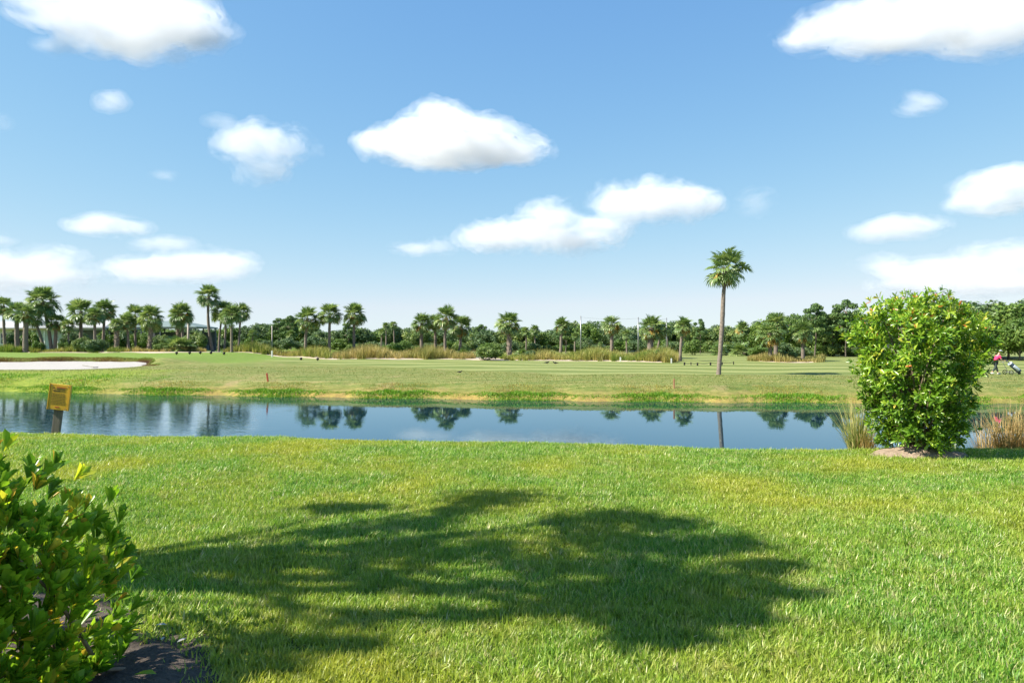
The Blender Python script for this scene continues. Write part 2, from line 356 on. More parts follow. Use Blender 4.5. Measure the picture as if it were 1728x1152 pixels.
b.inputs['Roughness'].default_value = .95; b.inputs['Specular IOR Level'].default_value = .1
n.links.new(bump(n, noise(n, 60, 4, .7, pos), .8, .02), b.inputs['Normal']); n.links.new(b.outputs[0], o.inputs[0]); M['lawn_ground'] = m
xp = grade(0, 12, .16) + grade(12.8, 60, 1.6); xs = np.array([-q for q in xp[:0:-1]] + xp)
V, Fc = gridmesh(xs, np.array(grade(-6, 1.8, .6) + grade(2, 16.5, .12)), lawn_h)
tag(nobj('lawn', V, Fc, M['lawn_ground'], smooth=True), 'near lawn ground sloping to the pond', 'lawn', kind='structure')
V, Fc = gridmesh(np.arange(-5.2, -.9, .04), np.arange(1.0, 4.9, .04), lambda X, Y: lawn_h(X, Y) + .028 + .014 * np.sin(X * 9 + np.sin(Y * 7)) * np.sin(Y * 11 + X * 3) + .010 * np.sin(X * 31 + 2 * np.sin(Y * 13)) * np.sin(Y * 27) - .08 * sst(soil_r(X, Y), .96, 1.16))
tag(nobj('soil_bed', V, Fc, M['soil'], smooth=True), 'bare dark soil bed under the hedge', 'soil bed', kind='structure')
V, Fc = gridmesh(np.arange(MX - 1.3, MX + 1.3, .03), np.arange(MY - .8, MY + .7, .03), lambda X, Y: lawn_h(X, Y) + .02 + .012 * np.sin(X * 17 + np.sin(Y * 13)) * np.sin(Y * 19) - .12 * sst(np.sqrt(((X - MX) / .72) ** 2 + ((Y - MY + .05) / .38) ** 2) + .08 * np.sin(X * 6), .85, 1.15))
tag(nobj('soil_mound', V, Fc, M['mound'], smooth=True), 'low mound of bare brown soil under the round bush', 'soil mound', kind='structure')

# ------------------------------------------------------------------ blades and leaves
def blades(B, az, lean, L, W, seg=2, curl=1.0):
    """tapering bent blades: returns vertices, triangles, triangles per blade"""
    n_ = len(B); u = np.stack([np.cos(az), np.sin(az), 0 * az], 1); s = np.stack([-np.sin(az), np.cos(az), 0 * az], 1); up = np.array([0, 0, 1.0])
    rows, p = [], B.copy()
    for k in range(seg + 1):
        w = W * (1 - (k / seg) ** 1.6) * .5
        if k < seg: rows += [p - s * w[:, None], p + s * w[:, None]]
        else: rows += [p.copy()]
        a = lean * (.35 + curl * (k + .5) / seg)
        p = p + (L / seg)[:, None] * (np.sin(a)[:, None] * u + np.cos(a)[:, None] * up)
    nv = 2 * seg + 1; V = np.stack(rows, 1).reshape(-1, 3)
    f = []
    for k in range(seg - 1): f += [(2 * k, 2 * k + 1, 2 * k + 3), (2 * k, 2 * k + 3, 2 * k + 2)]
    f += [(2 * seg - 2, 2 * seg - 1, 2 * seg)]
    f = np.array(f); Fc = (np.arange(n_)[:, None, None] * nv + f[None]).reshape(-1, 3)
    return V, Fc, len(f)
LEAF_P = np.array([(0, 0, 0), (.36, 0, -.02), (.72, 0, -.05), (1, 0, -.13), (.36, .40, .05), (.36, -.40, .05), (.74, .46, .03), (.74, -.46, .03)])
LEAF_F = np.array([(0, 5, 1), (0, 1, 4), (1, 5, 7), (1, 7, 2), (4, 1, 2), (4, 2, 6), (2, 7, 3), (6, 2, 3)])
LEAF_B = np.array([(0, 0, 0), (.36, 0, -.02), (.74, 0, -.03), (1.0, 0, -.06), (.36, .30, .05), (.36, -.30, .05), (.76, .50, .06), (.76, -.50, .06)])      # blunt, widest near the tip
def leaves(C, A, Nn, L, W, P=LEAF_P):
    """folded leaves: centre-base C, axis A, face normal Nn"""
    A = A / np.linalg.norm(A, axis=1, keepdims=True)
    S = np.cross(Nn, A); S /= np.linalg.norm(S, axis=1, keepdims=True) + 1e-9; U = np.cross(A, S)
    V = C[:, None] + P[None, :, 0:1] * L[:, None, None] * A[:, None] + P[None, :, 1:2] * W[:, None, None] * S[:, None] + P[None, :, 2:3] * L[:, None, None] * U[:, None]
    Fc = (np.arange(len(C))[:, None, None] * 8 + LEAF_F[None]).reshape(-1, 3)
    return V.reshape(-1, 3), Fc, (A, S, U)
def unit(n_):
    v = rng.normal(size=(n_, 3)); return v / np.linalg.norm(v, axis=1, keepdims=True)

# lawn grass: tufts scattered by geometry nodes, one uncountable mass
tuft_col = bpy.data.collections.new('lawn_tufts')
for k in range(7):
    nb = 25; r = np.sqrt(rng.random(nb)) * .058; a = rng.random(nb) * 6.283
    B = np.stack([r * np.cos(a), r * np.sin(a), -.005 + 0 * r], 1)
    V, Fc, q = blades(B, rng.random(nb) * 6.283, rng.random(nb) ** .8 * 1.15 + .1, .027 + .038 * rng.random(nb), .0052 + .0046 * rng.random(nb), 2, 1.0)
    vr = np.clip(rng.normal(.46, .28, nb) + (rng.random(nb) < .12) * .42, 0, 1)
    tuft_col.objects.link(bpy.data.objects.new('grass_tuft', npmesh('grass_tuft', V, Fc, M['lawn_blade'], np.repeat(vr, q))))
def scatter_group():
    ng = bpy.data.node_groups.new('grass_scatter', 'GeometryNodeTree')
    ng.interface.new_socket('Geometry', in_out='INPUT', socket_type='NodeSocketGeometry'); ng.interface.new_socket('Geometry', in_out='OUTPUT', socket_type='NodeSocketGeometry')
    gi = ng.nodes.new('NodeGroupInput'); go = ng.nodes.new('NodeGroupOutput'); ci = ng.nodes.new('GeometryNodeCollectionInfo')
    ci.inputs['Collection'].default_value = tuft_col; ci.inputs['Separate Children'].default_value = True; ci.inputs['Reset Children'].default_value = True
    ip = ng.nodes.new('GeometryNodeInstanceOnPoints'); ip.inputs['Pick Instance'].default_value = True
    def attr(nm, t):
        a_ = ng.nodes.new('GeometryNodeInputNamedAttribute'); a_.data_type = t; a_.inputs['Name'].default_value = nm; return a_.outputs[0]
    L_ = ng.links.new
    L_(gi.outputs[0], ip.inputs['Points']); L_(ci.outputs[0], ip.inputs['Instance'])
    L_(attr('rot', 'FLOAT_VECTOR'), ip.inputs['Rotation']); L_(attr('scl', 'FLOAT_VECTOR'), ip.inputs['Scale']); L_(attr('idx', 'INT'), ip.inputs['Instance Index'])
    L_(ip.outputs[0], go.inputs[0]); return ng
pts = []
for D0, D1, dens in ((1.9, 4.2, 1000), (4.2, 6.5, 800), (6.5, 9, 620), (9, 12.8, 520)):
    hw = .82 * D1 + .6; cnt = int(2 * hw * (D1 - D0) * dens)
    pts.append(np.stack([(rng.random(cnt) * 2 - 1) * hw, D0 + rng.random(cnt) * (D1 - D0)], 1))
pts = np.concatenate(pts); X, Y = pts.T
keep = (np.abs(X) < .80 * Y + .7) & (Y < lawn_edge(X) + 1.0) & (soil_r(X, Y) > 1.0 - .15 * rng.random(len(X)) ** 3)
keep &= np.sqrt(((X - MX) / .72) ** 2 + ((Y - MY + .05) / .38) ** 2) > .88 + .2 * rng.random(len(X))
def vnoise(X, Y, cell, seed):
    g = np.random.default_rng(seed).random((80, 80)); u, v = (X + 20) / cell, (Y + 4) / cell; i, j = np.floor(u).astype(int) % 79, np.floor(v).astype(int) % 79; fu, fv = sst(u % 1, 0, 1), sst(v % 1, 0, 1)
    return (g[i, j] * (1 - fu) + g[i + 1, j] * fu) * (1 - fv) + (g[i, j + 1] * (1 - fu) + g[i + 1, j + 1] * fu) * fv
wear = .6 * vnoise(X, Y, .9, 1) + .4 * vnoise(X, Y, .3, 2)
keep &= rng.random(len(X)) < .55 + .9 * wear
X, Y = X[keep], Y[keep]; nP = len(X)
me = bpy.data.meshes.new('lawn_grass'); me.vertices.add(nP)
me.vertices.foreach_set('co', np.stack([X, Y, lawn_h(X, Y)], 1).astype(np.float32).ravel())
a = me.attributes.new('rot', 'FLOAT_VECTOR', 'POINT'); a.data.foreach_set('vector', np.stack([rng.normal(0, .16, nP), rng.normal(0, .16, nP), rng.random(nP) * 6.283], 1).astype(np.float32).ravel())
s_ = (.8 + .45 * rng.random(nP)) * (.78 + .5 * (.5 * vnoise(X, Y, .7, 3) + .5 * vnoise(X, Y, .22, 4))) * (1 + .03 * np.clip(Y - 4, 0, 8))
s_ *= 1 + .35 * np.exp(-((soil_r(X, Y) - 1.0) / .12) ** 2)
a = me.attributes.new('scl', 'FLOAT_VECTOR', 'POINT'); a.data.foreach_set('vector', np.repeat(s_[:, None], 3, 1).astype(np.float32).ravel())
a = me.attributes.new('idx', 'INT', 'POINT'); a.data.foreach_set('value', rng.integers(0, 7, nP).astype(np.int32))
me.materials.append(M['lawn_blade'])
lg_o = obj('lawn_grass', me); tag(lg_o, 'short green lawn grass covering the near ground', 'grass', kind='stuff')
md = lg_o.modifiers.new('scatter', 'NODES'); md.node_group = scatter_group()

# ------------------------------------------------------------------ palms
def frond_arrays(R=1.0, pet=.95, droop=.9, nseg=24, seed=0):
    r_ = np.random.default_rng(seed)
    V, Fc, var = [], [], []
    # petiole as a thin strip, bending down along +X
    def axis(t): return np.array([pet * t, 0, -droop * .16 * t * t])
    for k in range(3):
        a_, b_ = axis(k / 3), axis((k + 1) / 3); i = len(V); w = .022
        V += [a_ + (0, -w, 0), a_ + (0, w, 0), b_ + (0, w, 0), b_ + (0, -w, 0)]; Fc += [(i, i + 1, i + 2), (i, i + 2, i + 3)]; var += [.8, .8]
    h = axis(1.0)
    for k in range(nseg):
        an = (k / (nseg - 1) * 2 - 1) * 2.15 + r_.normal(0, .05)
        ln = R * (.62 + .38 * math.cos(an * .55)) * r_.uniform(.88, 1.08)
        back = math.cos(an)
        d1 = np.array([math.cos(an), math.sin(an), .30 * abs(math.sin(an)) - droop * .28 * max(0, back)])
        d1 /= np.linalg.norm(d1)
        d2 = d1 * .75 + np.array([0, 0, -.65 * droop * r_.uniform(.6, 1.3)]); d2 /= np.linalg.norm(d2)
        sd = np.array([-math.sin(an), math.cos(an), .35 * (1 if k % 2 else -1)]); w = R * .052
        m_ = h + d1 * ln * .58; t_ = m_ + d2 * ln * .42; i = len(V)
        V += [h - sd * w * .3, h + sd * w * .3, m_ + sd * w, m_ - sd * w, t_]
        Fc += [(i, i + 1, i + 2), (i, i + 2, i + 3), (i + 3, i + 2, i + 4)]; vv = r_.uniform(.2, .9); var += [vv] * 3
    return np.array(V), np.array(Fc), np.array(var)
FR = [frond_arrays(1.0, .78 + .16 * k, .5 + .25 * k, 24, k) for k in range(4)]
FRD = [frond_arrays(.85, .8, 1.6, 18, 10 + k) for k in range(2)]
def frond_place(i, nF, r_, lo=-.65, hi=1.35):
    t = (i + .5) / nF; el = hi + (lo - hi) * t ** .85 + r_.normal(0, .1); az = i * 2.39996 + r_.normal(0, .25)
    return el, az, r_.uniform(.85, 1.12)
def crown_mesh(name, nF, seed, src, mat, lo, hi, sc_=1.0):
    r_ = np.random.default_rng(seed); VV, FF, vr, off = [], [], [], 0
    for i in range(nF):
        el, az, s = frond_place(i, nF, r_, lo, hi); v, f, a_ = src[int(np.clip((1.3 - el) * 1.9 + r_.normal(0, .5), 0, len(src) - 1))]
        R_ = np.array((Matrix.Rotation(az, 3, 'Z') @ Matrix.Rotation(-el, 3, 'Y') @ Matrix.Rotation(r_.normal(0, .35), 3, 'X')))
        VV.append((v * s * sc_) @ R_.T + (0, 0, r_.uniform(-.12, .12))); FF.append(f + off); off += len(v); vr.append(np.clip(a_ * .8 + r_.uniform(-.2, .35), 0, 1))
    return npmesh(name, np.concatenate(VV), np.concatenate(FF), mat, np.concatenate(vr))
CROWNS = [crown_mesh('crown', 40 + 4 * k, 20 + k, FR, M['palm'], -.85, 1.45, 1.0) for k in range(5)]
DEADS = [crown_mesh('dead_fronds', 10 + 2 * k, 40 + k, FRD, M['palm_dead'], -1.15, -.25, .9) for k in range(4)]
def tube(path, radii, n_=10, rough=.0, seed=0):
    r_ = np.random.default_rng(seed); path = np.array(path, float); V = []
    for k, (p, r) in enumerate(zip(path, radii)):
        t = path[min(k + 1, len(path) - 1)] - path[max(k - 1, 0)]; t /= np.linalg.norm(t)
        e1 = np.cross(t, (0, 1, 0.01)); e1 /= np.linalg.norm(e1); e2 = np.cross(t, e1)
        for j in range(n_):
            a_ = 6.28318 * j / n_; V.append(p + r * (1 + rough * r_.normal()) * (math.cos(a_) * e1 + math.sin(a_) * e2))
    f = [(k * n_ + j, k * n_ + (j + 1) % n_, (k + 1) * n_ + (j + 1) % n_, (k + 1) * n_ + j) for k in range(len(path) - 1) for j in range(n_)]
    return np.array(V), np.array(f)
def trunk_path(H, dx, dy=0, bow=0, k=22):
    t = np.linspace(0, 1, k); return np.stack([dx * t + bow * np.sin(t * 3.1416), dy * t, -.3 + (H + .3) * t], 1)
def palm(px, py, r_px, D, bx, tr=.17, label='', boots=False, dead=True, v=0, bow=0, group='palms along the far side of the pond'):
    """px,py crown centre and r_px crown radius in the photograph; bx pixel column of the foot"""
    X, Y = PX(bx, D), D; z0 = gz(X, Y); root = empty('palm_tree', (X, Y, z0))
    cs = r_px / F * D / 1.70; H = PZ(py, D) - z0 - .15 * cs; dx = PX(px, D) - X
    path = trunk_path(H, dx, 0, bow + random.Random(int(px * 3)).uniform(-.16, .16)); rad = tr * (1.12 - .25 * np.linspace(0, 1, 22)); rad[:2] *= 1.25; rad[-3:] *= 1.15
    Vt, Ft = tube(path, rad, 10, .05, int(px)); nobj('trunk', Vt, Ft, M['palm_bark'], root, smooth=True)
    top = (dx, 0, H)
    rv = random.Random(int(px * 7)); obj('crown', CROWNS[v % 5], root, top, (rv.uniform(-.18, .18), rv.uniform(-.2, .2), px * 1.7), (cs * rv.uniform(.9, 1.1), cs, cs * rv.uniform(.95, 1.15)))
    if dead: cd = cs * (1.3 if px > 700 else 1.05); obj('dead_fronds', DEADS[v % 4], root, (dx, 0, H - .05), (0, 0, px * .7), (cd, cd, cd))
    if boots:
        mb = MB(); R_ = random.Random(int(px))
        for k in range(60):
            t = .08 + .9 * k / 60; i = min(20, int(t * 21)); p = path[i] + (path[i + 1] - path[i]) * (t * 21 - i); a_ = k * 2.4
            d_ = Vector((math.cos(a_), math.sin(a_), 0)); q = Vector(p) + d_ * tr * 1.0
            mb.bar(q, q + d_ * .12 + Vector((0, 0, .26)), .06, .035, 4)
        mb.build('boots', M['boot'], root)
    tag(root, label, 'palm tree', group); return root
PALMS = [
 (6, 514, 19, 104, 10, .20, 'dark green palm cut by the picture edge beside the clubhouse', 0),
 (29, 524, 18, 101, 30, .30, 'thick grey trunked palm standing closest to the clubhouse window', 0),
 (44, 528, 15, 99, 43, .34, 'low stout palm with thick grey trunk, second from the clubhouse window', 0),
 (72, 506, 25, 106, 88, .24, 'tall palm with trunk leaning left in front of the clubhouse', 0),
 (57, 534, 16, 109, 77, .22, 'short palm with tan hanging fronds under the leaning palm', 0),
 (95, 541, 17, 106, 92, .26, 'short bushy palm directly beneath the leaning palm on its sunless side', 0),
 (115, 548, 13, 101, 114, .12, 'slender short palm with pale thin trunk before the clubhouse', 0),
 (137, 523, 24, 103, 138, .24, 'widest bushy green palm in front of the clubhouse', 0),
 (160, 531, 16, 101, 161, .20, 'pale trunked palm just beside the widest clubhouse palm', 0),
 (176, 521, 19, 106, 172, .20, 'dark trunked palm before the end of the clubhouse roof', 0),
 (196, 546, 12, 100, 196, .27, 'stubby palm with chunky booted pale trunk by the clubhouse corner', 1),
 (214, 541, 15, 101, 217, .17, 'dark palm on the sandy ground just left of the pavilion', 0),
 (228, 529, 19, 103, 229, .16, 'palm with yellowing fronds in front of the pavilion end', 0),
 (254, 533, 21, 98, 250, .24, 'palm with thick pale booted trunk in front of the pavilion roof', 1),
 (306, 528, 20, 101, 307, .19, 'rounded palm at the pavilion gable above a low palmetto', 0),
 (301, 534, 14, 103, 302, .20, 'lower twin palm tucked against the rounded pavilion palm', 1),
 (352, 497, 20, 104, 360, .20, 'tallest palm of the far row, slim trunk bowed to the left', 0),
 (376, 523, 18, 106, 369, .15, 'palm right behind the tallest far palm with trunk tilted right', 0),
 (381, 533, 13, 103, 378, .16, 'lower palm with reddish trunk in the cluster beside the tallest far palm', 0),
 (391, 528, 17, 97, 391, .17, 'nearest palm of the four stemmed cluster with yellowing skirt', 0),
 (406, 524, 18, 104, 402, .15, 'outermost palm of the four stemmed cluster, dark fronds', 0),
 (519, 535, 20, 96, 516, .20, 'palm with yellow green crown, first of the three spaced palms', 0),
 (557, 527, 20, 96, 556, .20, 'tall pale trunked palm, middle of the three spaced palms', 0),
 (598, 528, 19, 98, 598, .19, 'brown trunked palm, last of the three spaced palms', 0),
 (712, 543, 17, 93, 713, .22, 'palm with orange lower fronds at the end of the central palm clump', 0),
 (733, 541, 15, 95, 733, .20, 'palm with bare pale trunk second in the central palm clump', 0),
 (753, 533, 20, 92, 752, .19, 'tallest palm of the central palm clump', 0),
 (778, 548, 18, 95, 775, .20, 'dark low palm at the shaded end of the central palm clump', 0),
 (859, 543, 20, 91, 859, .30, 'lone palm with thick pale trunk in the middle of the far bed', 1),
 (948, 547, 13, 108, 946, .22, 'small palm beside the first tall net pole', 0),
 (1032, 545, 18, 91, 1031, .22, 'palm with orange skirt between the two tall net poles', 0),
 (1099, 550, 20, 89, 1097, .40, 'palm with very thick pale trunk near the end of the long bed', 0),
 (1115, 553, 14, 93, 1105, .14, 'thin palm crowding the very thick trunked palm', 0),
 (1153, 548, 16, 80, 1148, .17, 'slender curved palm standing alone past the end of the long bed', 0),
 (1253, 553, 13, 112, 1256, .20, 'small palm at the wood edge just past the tall lone palm', 0),
 (1299, 560, 22, 79, 1299, .22, 'lower palm with golden hanging fronds on the grassy island', 0),
 (1309, 546, 20, 82, 1309, .24, 'taller palm behind the golden one on the grassy island', 0),
 (1354, 558, 18, 81, 1355, .20, 'palm at the wooded end of the grassy island', 0),
]
for k, (px, py, r, D, bx, tr, lab, bt) in enumerate(PALMS):
    palm(px, py, r, D, bx, tr, lab, bool(bt), k % 3 != 1 or px > 700, k, bow=-.25 if px == 352 else 0)
SMALL = [(427, 561, 8, 135, 'a low one between the cluster and the net post'), (491, 563, 8, 138, 'before the spaced palms'), (533, 571, 7, 136, 'between two spaced palms'),
         (645, 560, 7, 130, 'shorter of the pair before the central clump'), (651, 549, 6, 138, 'the middle one of three thin ones before the central clump'), (664, 547, 7, 140, 'tallest of three thin ones before the central clump'),
         (795, 567, 6, 138, 'just past the central clump'), (887, 558, 9, 135, 'just past the lone thick trunked palm'), (902, 556, 9, 138, 'second past the lone thick trunked palm'), (971, 566, 7, 125, 'close beside the first net pole'),
         (1014, 580, 5, 120, 'dwarf one between the net poles'), (1057, 563, 9, 118, 'close before the second net pole'), (1125, 556, 9, 112, 'under the third net pole')]
for k, (px, py, r, D, lab) in enumerate(SMALL):
    palm(px, py, r, D, px + (k % 3 - 1), .14, 'small distant palm, ' + lab, False, False, k, group='small palms far off')

# the tall lone palm: every frond its own part
D = 51.0; X = PX(1212, D); z0 = gz(X, D); root = empty('palm_tree', (X, D, z0))
H = PZ(453, D) - z0; dxp = PX(1226, D) - X
t = np.linspace(0, 1, 40)
cx = np.interp(t, [0, .25, .5, .62, .78, .9, 1], [0, .16, .30, .34, .40, .52, dxp]); path = np.stack([cx, 0 * t, -.3 + (H + .3) * t], 1)
rad = np.interp(t, [0, .06, .3, .6, .8, .96, 1], [.22, .168, .158, .166, .14, .125, .17])
Vt, Ft = tube(path, rad * (1 + .03 * np.sin(t * 160)), 14, .035, 3); nobj('trunk', Vt, Ft, M['palm_bark'], root, smooth=True)
FRM = [npmesh('frond', f[0], f[1], M['palm'], np.clip(f[2] * .7 + .08 * k, 0, 1)) for k, f in enumerate(FR)]
FRM2 = [npmesh('dead_frond', f[0], f[1], M['palm_dead'], f[2]) for f in FRD]
r_ = np.random.default_rng(5)
for i in range(34):
    el, az, s = frond_place(i, 34, r_, -.85, 1.4)
    R_ = Matrix.Rotation(az, 3, 'Z') @ Matrix.Rotation(-el, 3, 'Y') @ Matrix.Rotation(r_.normal(0, .35), 3, 'X')
    o_ = obj('frond', FRM[i % 4], root, (dxp, 0, H + r_.uniform(-.1, .15)), R_.to_euler(), (.93 * s, .93 * s, 1.0 * s))
for i in range(9):
    R_ = Matrix.Rotation(2.2 + r_.uniform(-1.3, 1.3), 3, 'Z') @ Matrix.Rotation(r_.uniform(.2, 1.0), 3, 'Y')
    obj('dead_frond', FRM2[i % 2], root, (dxp, 0, H), R_.to_euler(), (.95,) * 3)
mb = MB()
for k in range(14):
    a_ = k * 2.4; d_ = Vector((math.cos(a_), math.sin(a_), 0)); q = Vector((dxp - .03, 0, H - .5 + .035 * k)) + d_ * .14
    mb.bar(q, q + d_ * .13 + Vector((0, 0, .28)), .05, .03, 4)
mb.build('boots', M['boot'], root)
tag(root, 'very tall lone palm with bare grey trunk on the pond bank', 'palm tree')

# ------------------------------------------------------------------ broadleaf trees and pines of the far wood
def crown_clumps(clumps, nleaf, size, seed, ragged=False, zc=1.0):
    r_ = np.random.default_rng(seed); C = np.array([c[:3] for c in clumps]); R_ = np.array([c[3:] for c in clumps])
    w = (R_[:, 0] * R_[:, 2]); k = r_.choice(len(C), nleaf, p=w / w.sum())
    d = r_.normal(size=(nleaf, 3)); d[:, 2] += .25; d /= np.linalg.norm(d, axis=1, keepdims=True)
    rf = np.abs(r_.normal(.62, .36, nleaf)) if ragged else r_.random(nleaf) ** .35
    if ragged: rf = rf * (1 + .28 * np.sin(d[:, 0] * 9 + k) * np.sin(d[:, 1] * 8 + 2 * k))
    p = C[k] + d * R_[k] * rf[:, None]
    nn = d + .9 * r_.normal(size=(nleaf, 3)) * .7; nn /= np.linalg.norm(nn, axis=1, keepdims=True)
    ax = np.cross(nn, r_.normal(size=(nleaf, 3))); ax /= np.linalg.norm(ax, axis=1, keepdims=True); sd = np.cross(nn, ax)
    L = size * r_.uniform(.6, 1.25, nleaf); W = L * r_.uniform(.45, .75, nleaf)
    V = np.stack([p - ax * L[:, None] / 2, p + sd * W[:, None] / 2 + nn * L[:, None] * .08, p + ax * L[:, None] / 2, p - sd * W[:, None] / 2 + nn * L[:, None] * .08], 1); V[:, :, 2] = p[:, None, 2] + (V[:, :, 2] - p[:, None, 2]) * zc; V = V.reshape(-1, 3)
    Fc = np.arange(nleaf * 4).reshape(-1, 4); cv = r_.normal(0, .14, len(C))
    var = np.clip(.45 + cv[k] + r_.normal(0, .2, nleaf), 0, 1); return V, Fc, var
def oak_clumps(seed, n_=26):
    r_ = np.random.default_rng(seed); out = []
    for i in range(n_):
        d = r_.normal(size=3); d /= np.linalg.norm(d); d[2] = d[2] * .8 + .12
        q = d * r_.uniform(.45, .86); s = r_.uniform(.22, .36)
        out.append((q[0], q[1], .56 + q[2] * .46, s * 1.1, s * 1.1, s * .72))
    return out                        # unit tree: radius about 1, height 1
OAK = [npmesh('crown', *crown_clumps(oak_clumps(60 + k), 5600, .135, 70 + k, zc=.48)[:2], M['oak' if k % 2 else 'oak_dark'], crown_clumps(oak_clumps(60 + k), 5600, .135, 70 + k, zc=.48)[2]) for k in range(5)]
BRI = [npmesh('crown', *crown_clumps(oak_clumps(80 + k), 5600, .13, 90 + k, zc=.48)[:2], M['bright_tree'], crown_clumps(oak_clumps(80 + k), 5600, .13, 90 + k, zc=.48)[2]) for k in range(3)]
def pine_clumps(seed, n_=17):
    r_ = np.random.default_rng(seed); out = [(0, 0, .93, .26, .26, .07)]
    for i in range(n_):
        z = .40 + .52 * (i / n_) + r_.uniform(-.03, .03); a_ = i * 2.4 + r_.uniform(-.4, .4); rr = (.85 - .55 * abs(z - .62)) * r_.uniform(.35, .9)
        s = r_.uniform(.20, .34); out.append((rr * math.cos(a_), rr * math.sin(a_), z, s, s, .055))
    return out
PIN = []
for k in range(4):
    c = pine_clumps(100 + k); V, Fc, vv = crown_clumps(c, 3800, .10, 110 + k, zc=.5); PIN.append((npmesh('crown', V, Fc, M['pine'], vv), c))
def tree_trunk(kind, seed, clumps):
    """tapered trunk with limbs reaching into the clumps, unit tree"""
    r_ = np.random.default_rng(seed); VV, FF, off = [], [], 0
    def add(path, rad, n_=7):
        nonlocal off
        v, f = tube(path, rad, n_, .06, seed); VV.append(v); FF.append(f + off); off += len(v)
    top = .92 if kind == 'pine' else .62
    z = np.linspace(-.04, top, 9); add(np.stack([.03 * np.sin(z * 7 + seed), .03 * np.cos(z * 5), z], 1), np.interp(z, [0, .05, top], [.055, .038, .012]))
    for c in clumps[::2]:
        zb = max(.12, min(top - .04, c[2] - (.05 if kind == 'pine' else .22))); s = np.linspace(0, 1, 5)[:, None]
        a_ = np.array([.03 * math.sin(zb * 7 + seed), .03 * math.cos(zb * 5), zb]); e = np.array(c[:3])
        add(a_ + (e - a_) * s + np.array([0, 0, .05]) * np.sin(s * 3.14), np.linspace(.018, .006, 5), 5)
    return npmesh('trunk', np.concatenate(VV), np.concatenate(FF), M['bark'], smooth=True)
OAKT = [tree_trunk('oak', 120 + k, oak_clumps(60 + k)) for k in range(3)]
PINT = [tree_trunk('pine', 130 + k, PIN[k][1]) for k in range(4)]
def tree(name, crown, trunk, px, top_py, D, wpx, label, cat, group, rz=0, zs=1.0):
    X = PX(px, D); z0 = gz(X, D); Ht = PZ(top_py, D) - z0; root = empty(name, (X, D, z0), rz); Rw = wpx / 2 / F * D
    obj('crown', crown, root, (0, 0, 0), (0, 0, 0), (Rw, Rw, Ht / 1.06)); obj('trunk', trunk, root, (0, 0, 0), (0, 0, 0), (Rw, Rw, Ht / 1.06))
    tag(root, label, cat, group); return root
TX = [-80, 0, 340, 410, 440, 470, 500, 530, 560, 590, 630, 650, 672, 690, 760, 815, 835, 850, 880, 905, 930, 950, 985, 1005, 1020, 1060, 1085, 1120, 1150, 1165, 1200, 1230, 1255, 1275, 1300, 1340, 1400, 1455]
TY = [545, 545, 552, 549, 546, 541, 540, 553, 556, 550, 549, 548, 541, 553, 554, 551, 556, 558, 553, 553, 557, 543, 541, 542, 549, 551, 553, 547, 538, 545, 549, 550, 546, 547, 530, 529, 527, 524]
LAND = [(-80, 'the clubhouse'), (200, 'the pavilion'), (330, 'the tallest far palm'), (420, 'the four stemmed palm cluster'), (500, 'the three spaced palms'), (625, 'the last spaced palm'), (700, 'the central palm clump'),
        (800, 'the lone thick trunked palm'), (905, 'the first tall net pole'), (1005, 'the palm between net poles'), (1070, 'the second net pole'), (1130, 'the lone slender palm'), (1195, 'the tall lone palm'), (1275, 'the grassy island'), (1400, 'the round bush')]
ORD = ['first', 'second', 'third', 'fourth', 'fifth', 'sixth', 'seventh', 'eighth', 'ninth', 'tenth', 'eleventh', 'twelfth', 'thirteenth', 'fourteenth', 'fifteenth', 'sixteenth', 'seventeenth', 'eighteenth']
seen = {}
def tlabel(px, what):
    lm = [l for l in LAND if l[0] <= px][-1][1]; k = seen.setdefault((lm, what), 0); seen[(lm, what)] += 1
    return f'{ORD[min(k, 17)]} {what} from left behind {lm}'
R2 = random.Random(11); px = -70
while px < 1455:
    near = px > 1265; D = R2.uniform(104, 118) if near else R2.uniform(146, 172)
    top = float(np.interp(px, TX, TY)) + R2.uniform(-3, 5); w = R2.uniform(40, 62) * (1.25 if near else 1)
    br = near and R2.random() < .7 or R2.random() < .22; k = R2.randrange(5)
    tree('oak_tree', BRI[k % 3] if br else OAK[k], OAKT[k % 3], px, top, D, w, tlabel(px, 'light green wood tree' if br else 'dark rounded oak'), 'tree', 'broadleaf trees of the far wood', R2.uniform(0, 6.28))
    px += R2.uniform(13, 21)
px = -70
while px < 1450:       # the lower, deeper second rank
    tree('oak_tree', OAK[R2.randrange(5)], OAKT[0], px, float(np.interp(px, TX, TY)) + R2.uniform(4, 10), R2.uniform(178, 205) if px < 1265 else R2.uniform(124, 136), R2.uniform(48, 66), tlabel(px, 'deep back-rank oak'), 'tree', 'second rank of the far wood', R2.uniform(0, 6.28))
    px += R2.uniform(26, 36)
for px, top, D, w, lab in [(1622, 508, 92, 105, 'dark oak directly behind the round bush, nearest to it'), (1662, 506, 96, 112, 'large oak behind the golfer, tallest of that stand'), (1704, 508, 90, 100, 'light oak behind the golf trolley'), (1745, 503, 94, 90, 'oak cut by the picture edge beyond the trolley'), (1790, 508, 92, 80, 'oak outside the picture edge beyond the trolley'), (1580, 515, 98, 90, 'oak mostly hidden behind the round bush'), (1530, 520, 100, 90, 'oak hidden behind the round bush crown'), (1480, 530, 104, 80, 'oak at the near side behind the round bush'), (1685, 538, 86, 76, 'low bushy oak close behind the golfer'), (1722, 534, 84, 76, 'low bushy oak close behind the trolley'), (1765, 530, 86, 64, 'low bushy oak past the trolley')]:
    k = int(px) % 5; tree('oak_tree', BRI[k % 3] if 'light' in lab or 'low' in lab else OAK[k], OAKT[k % 3], px, top, D, w, lab, 'tree', 'oaks behind the golfer', px)
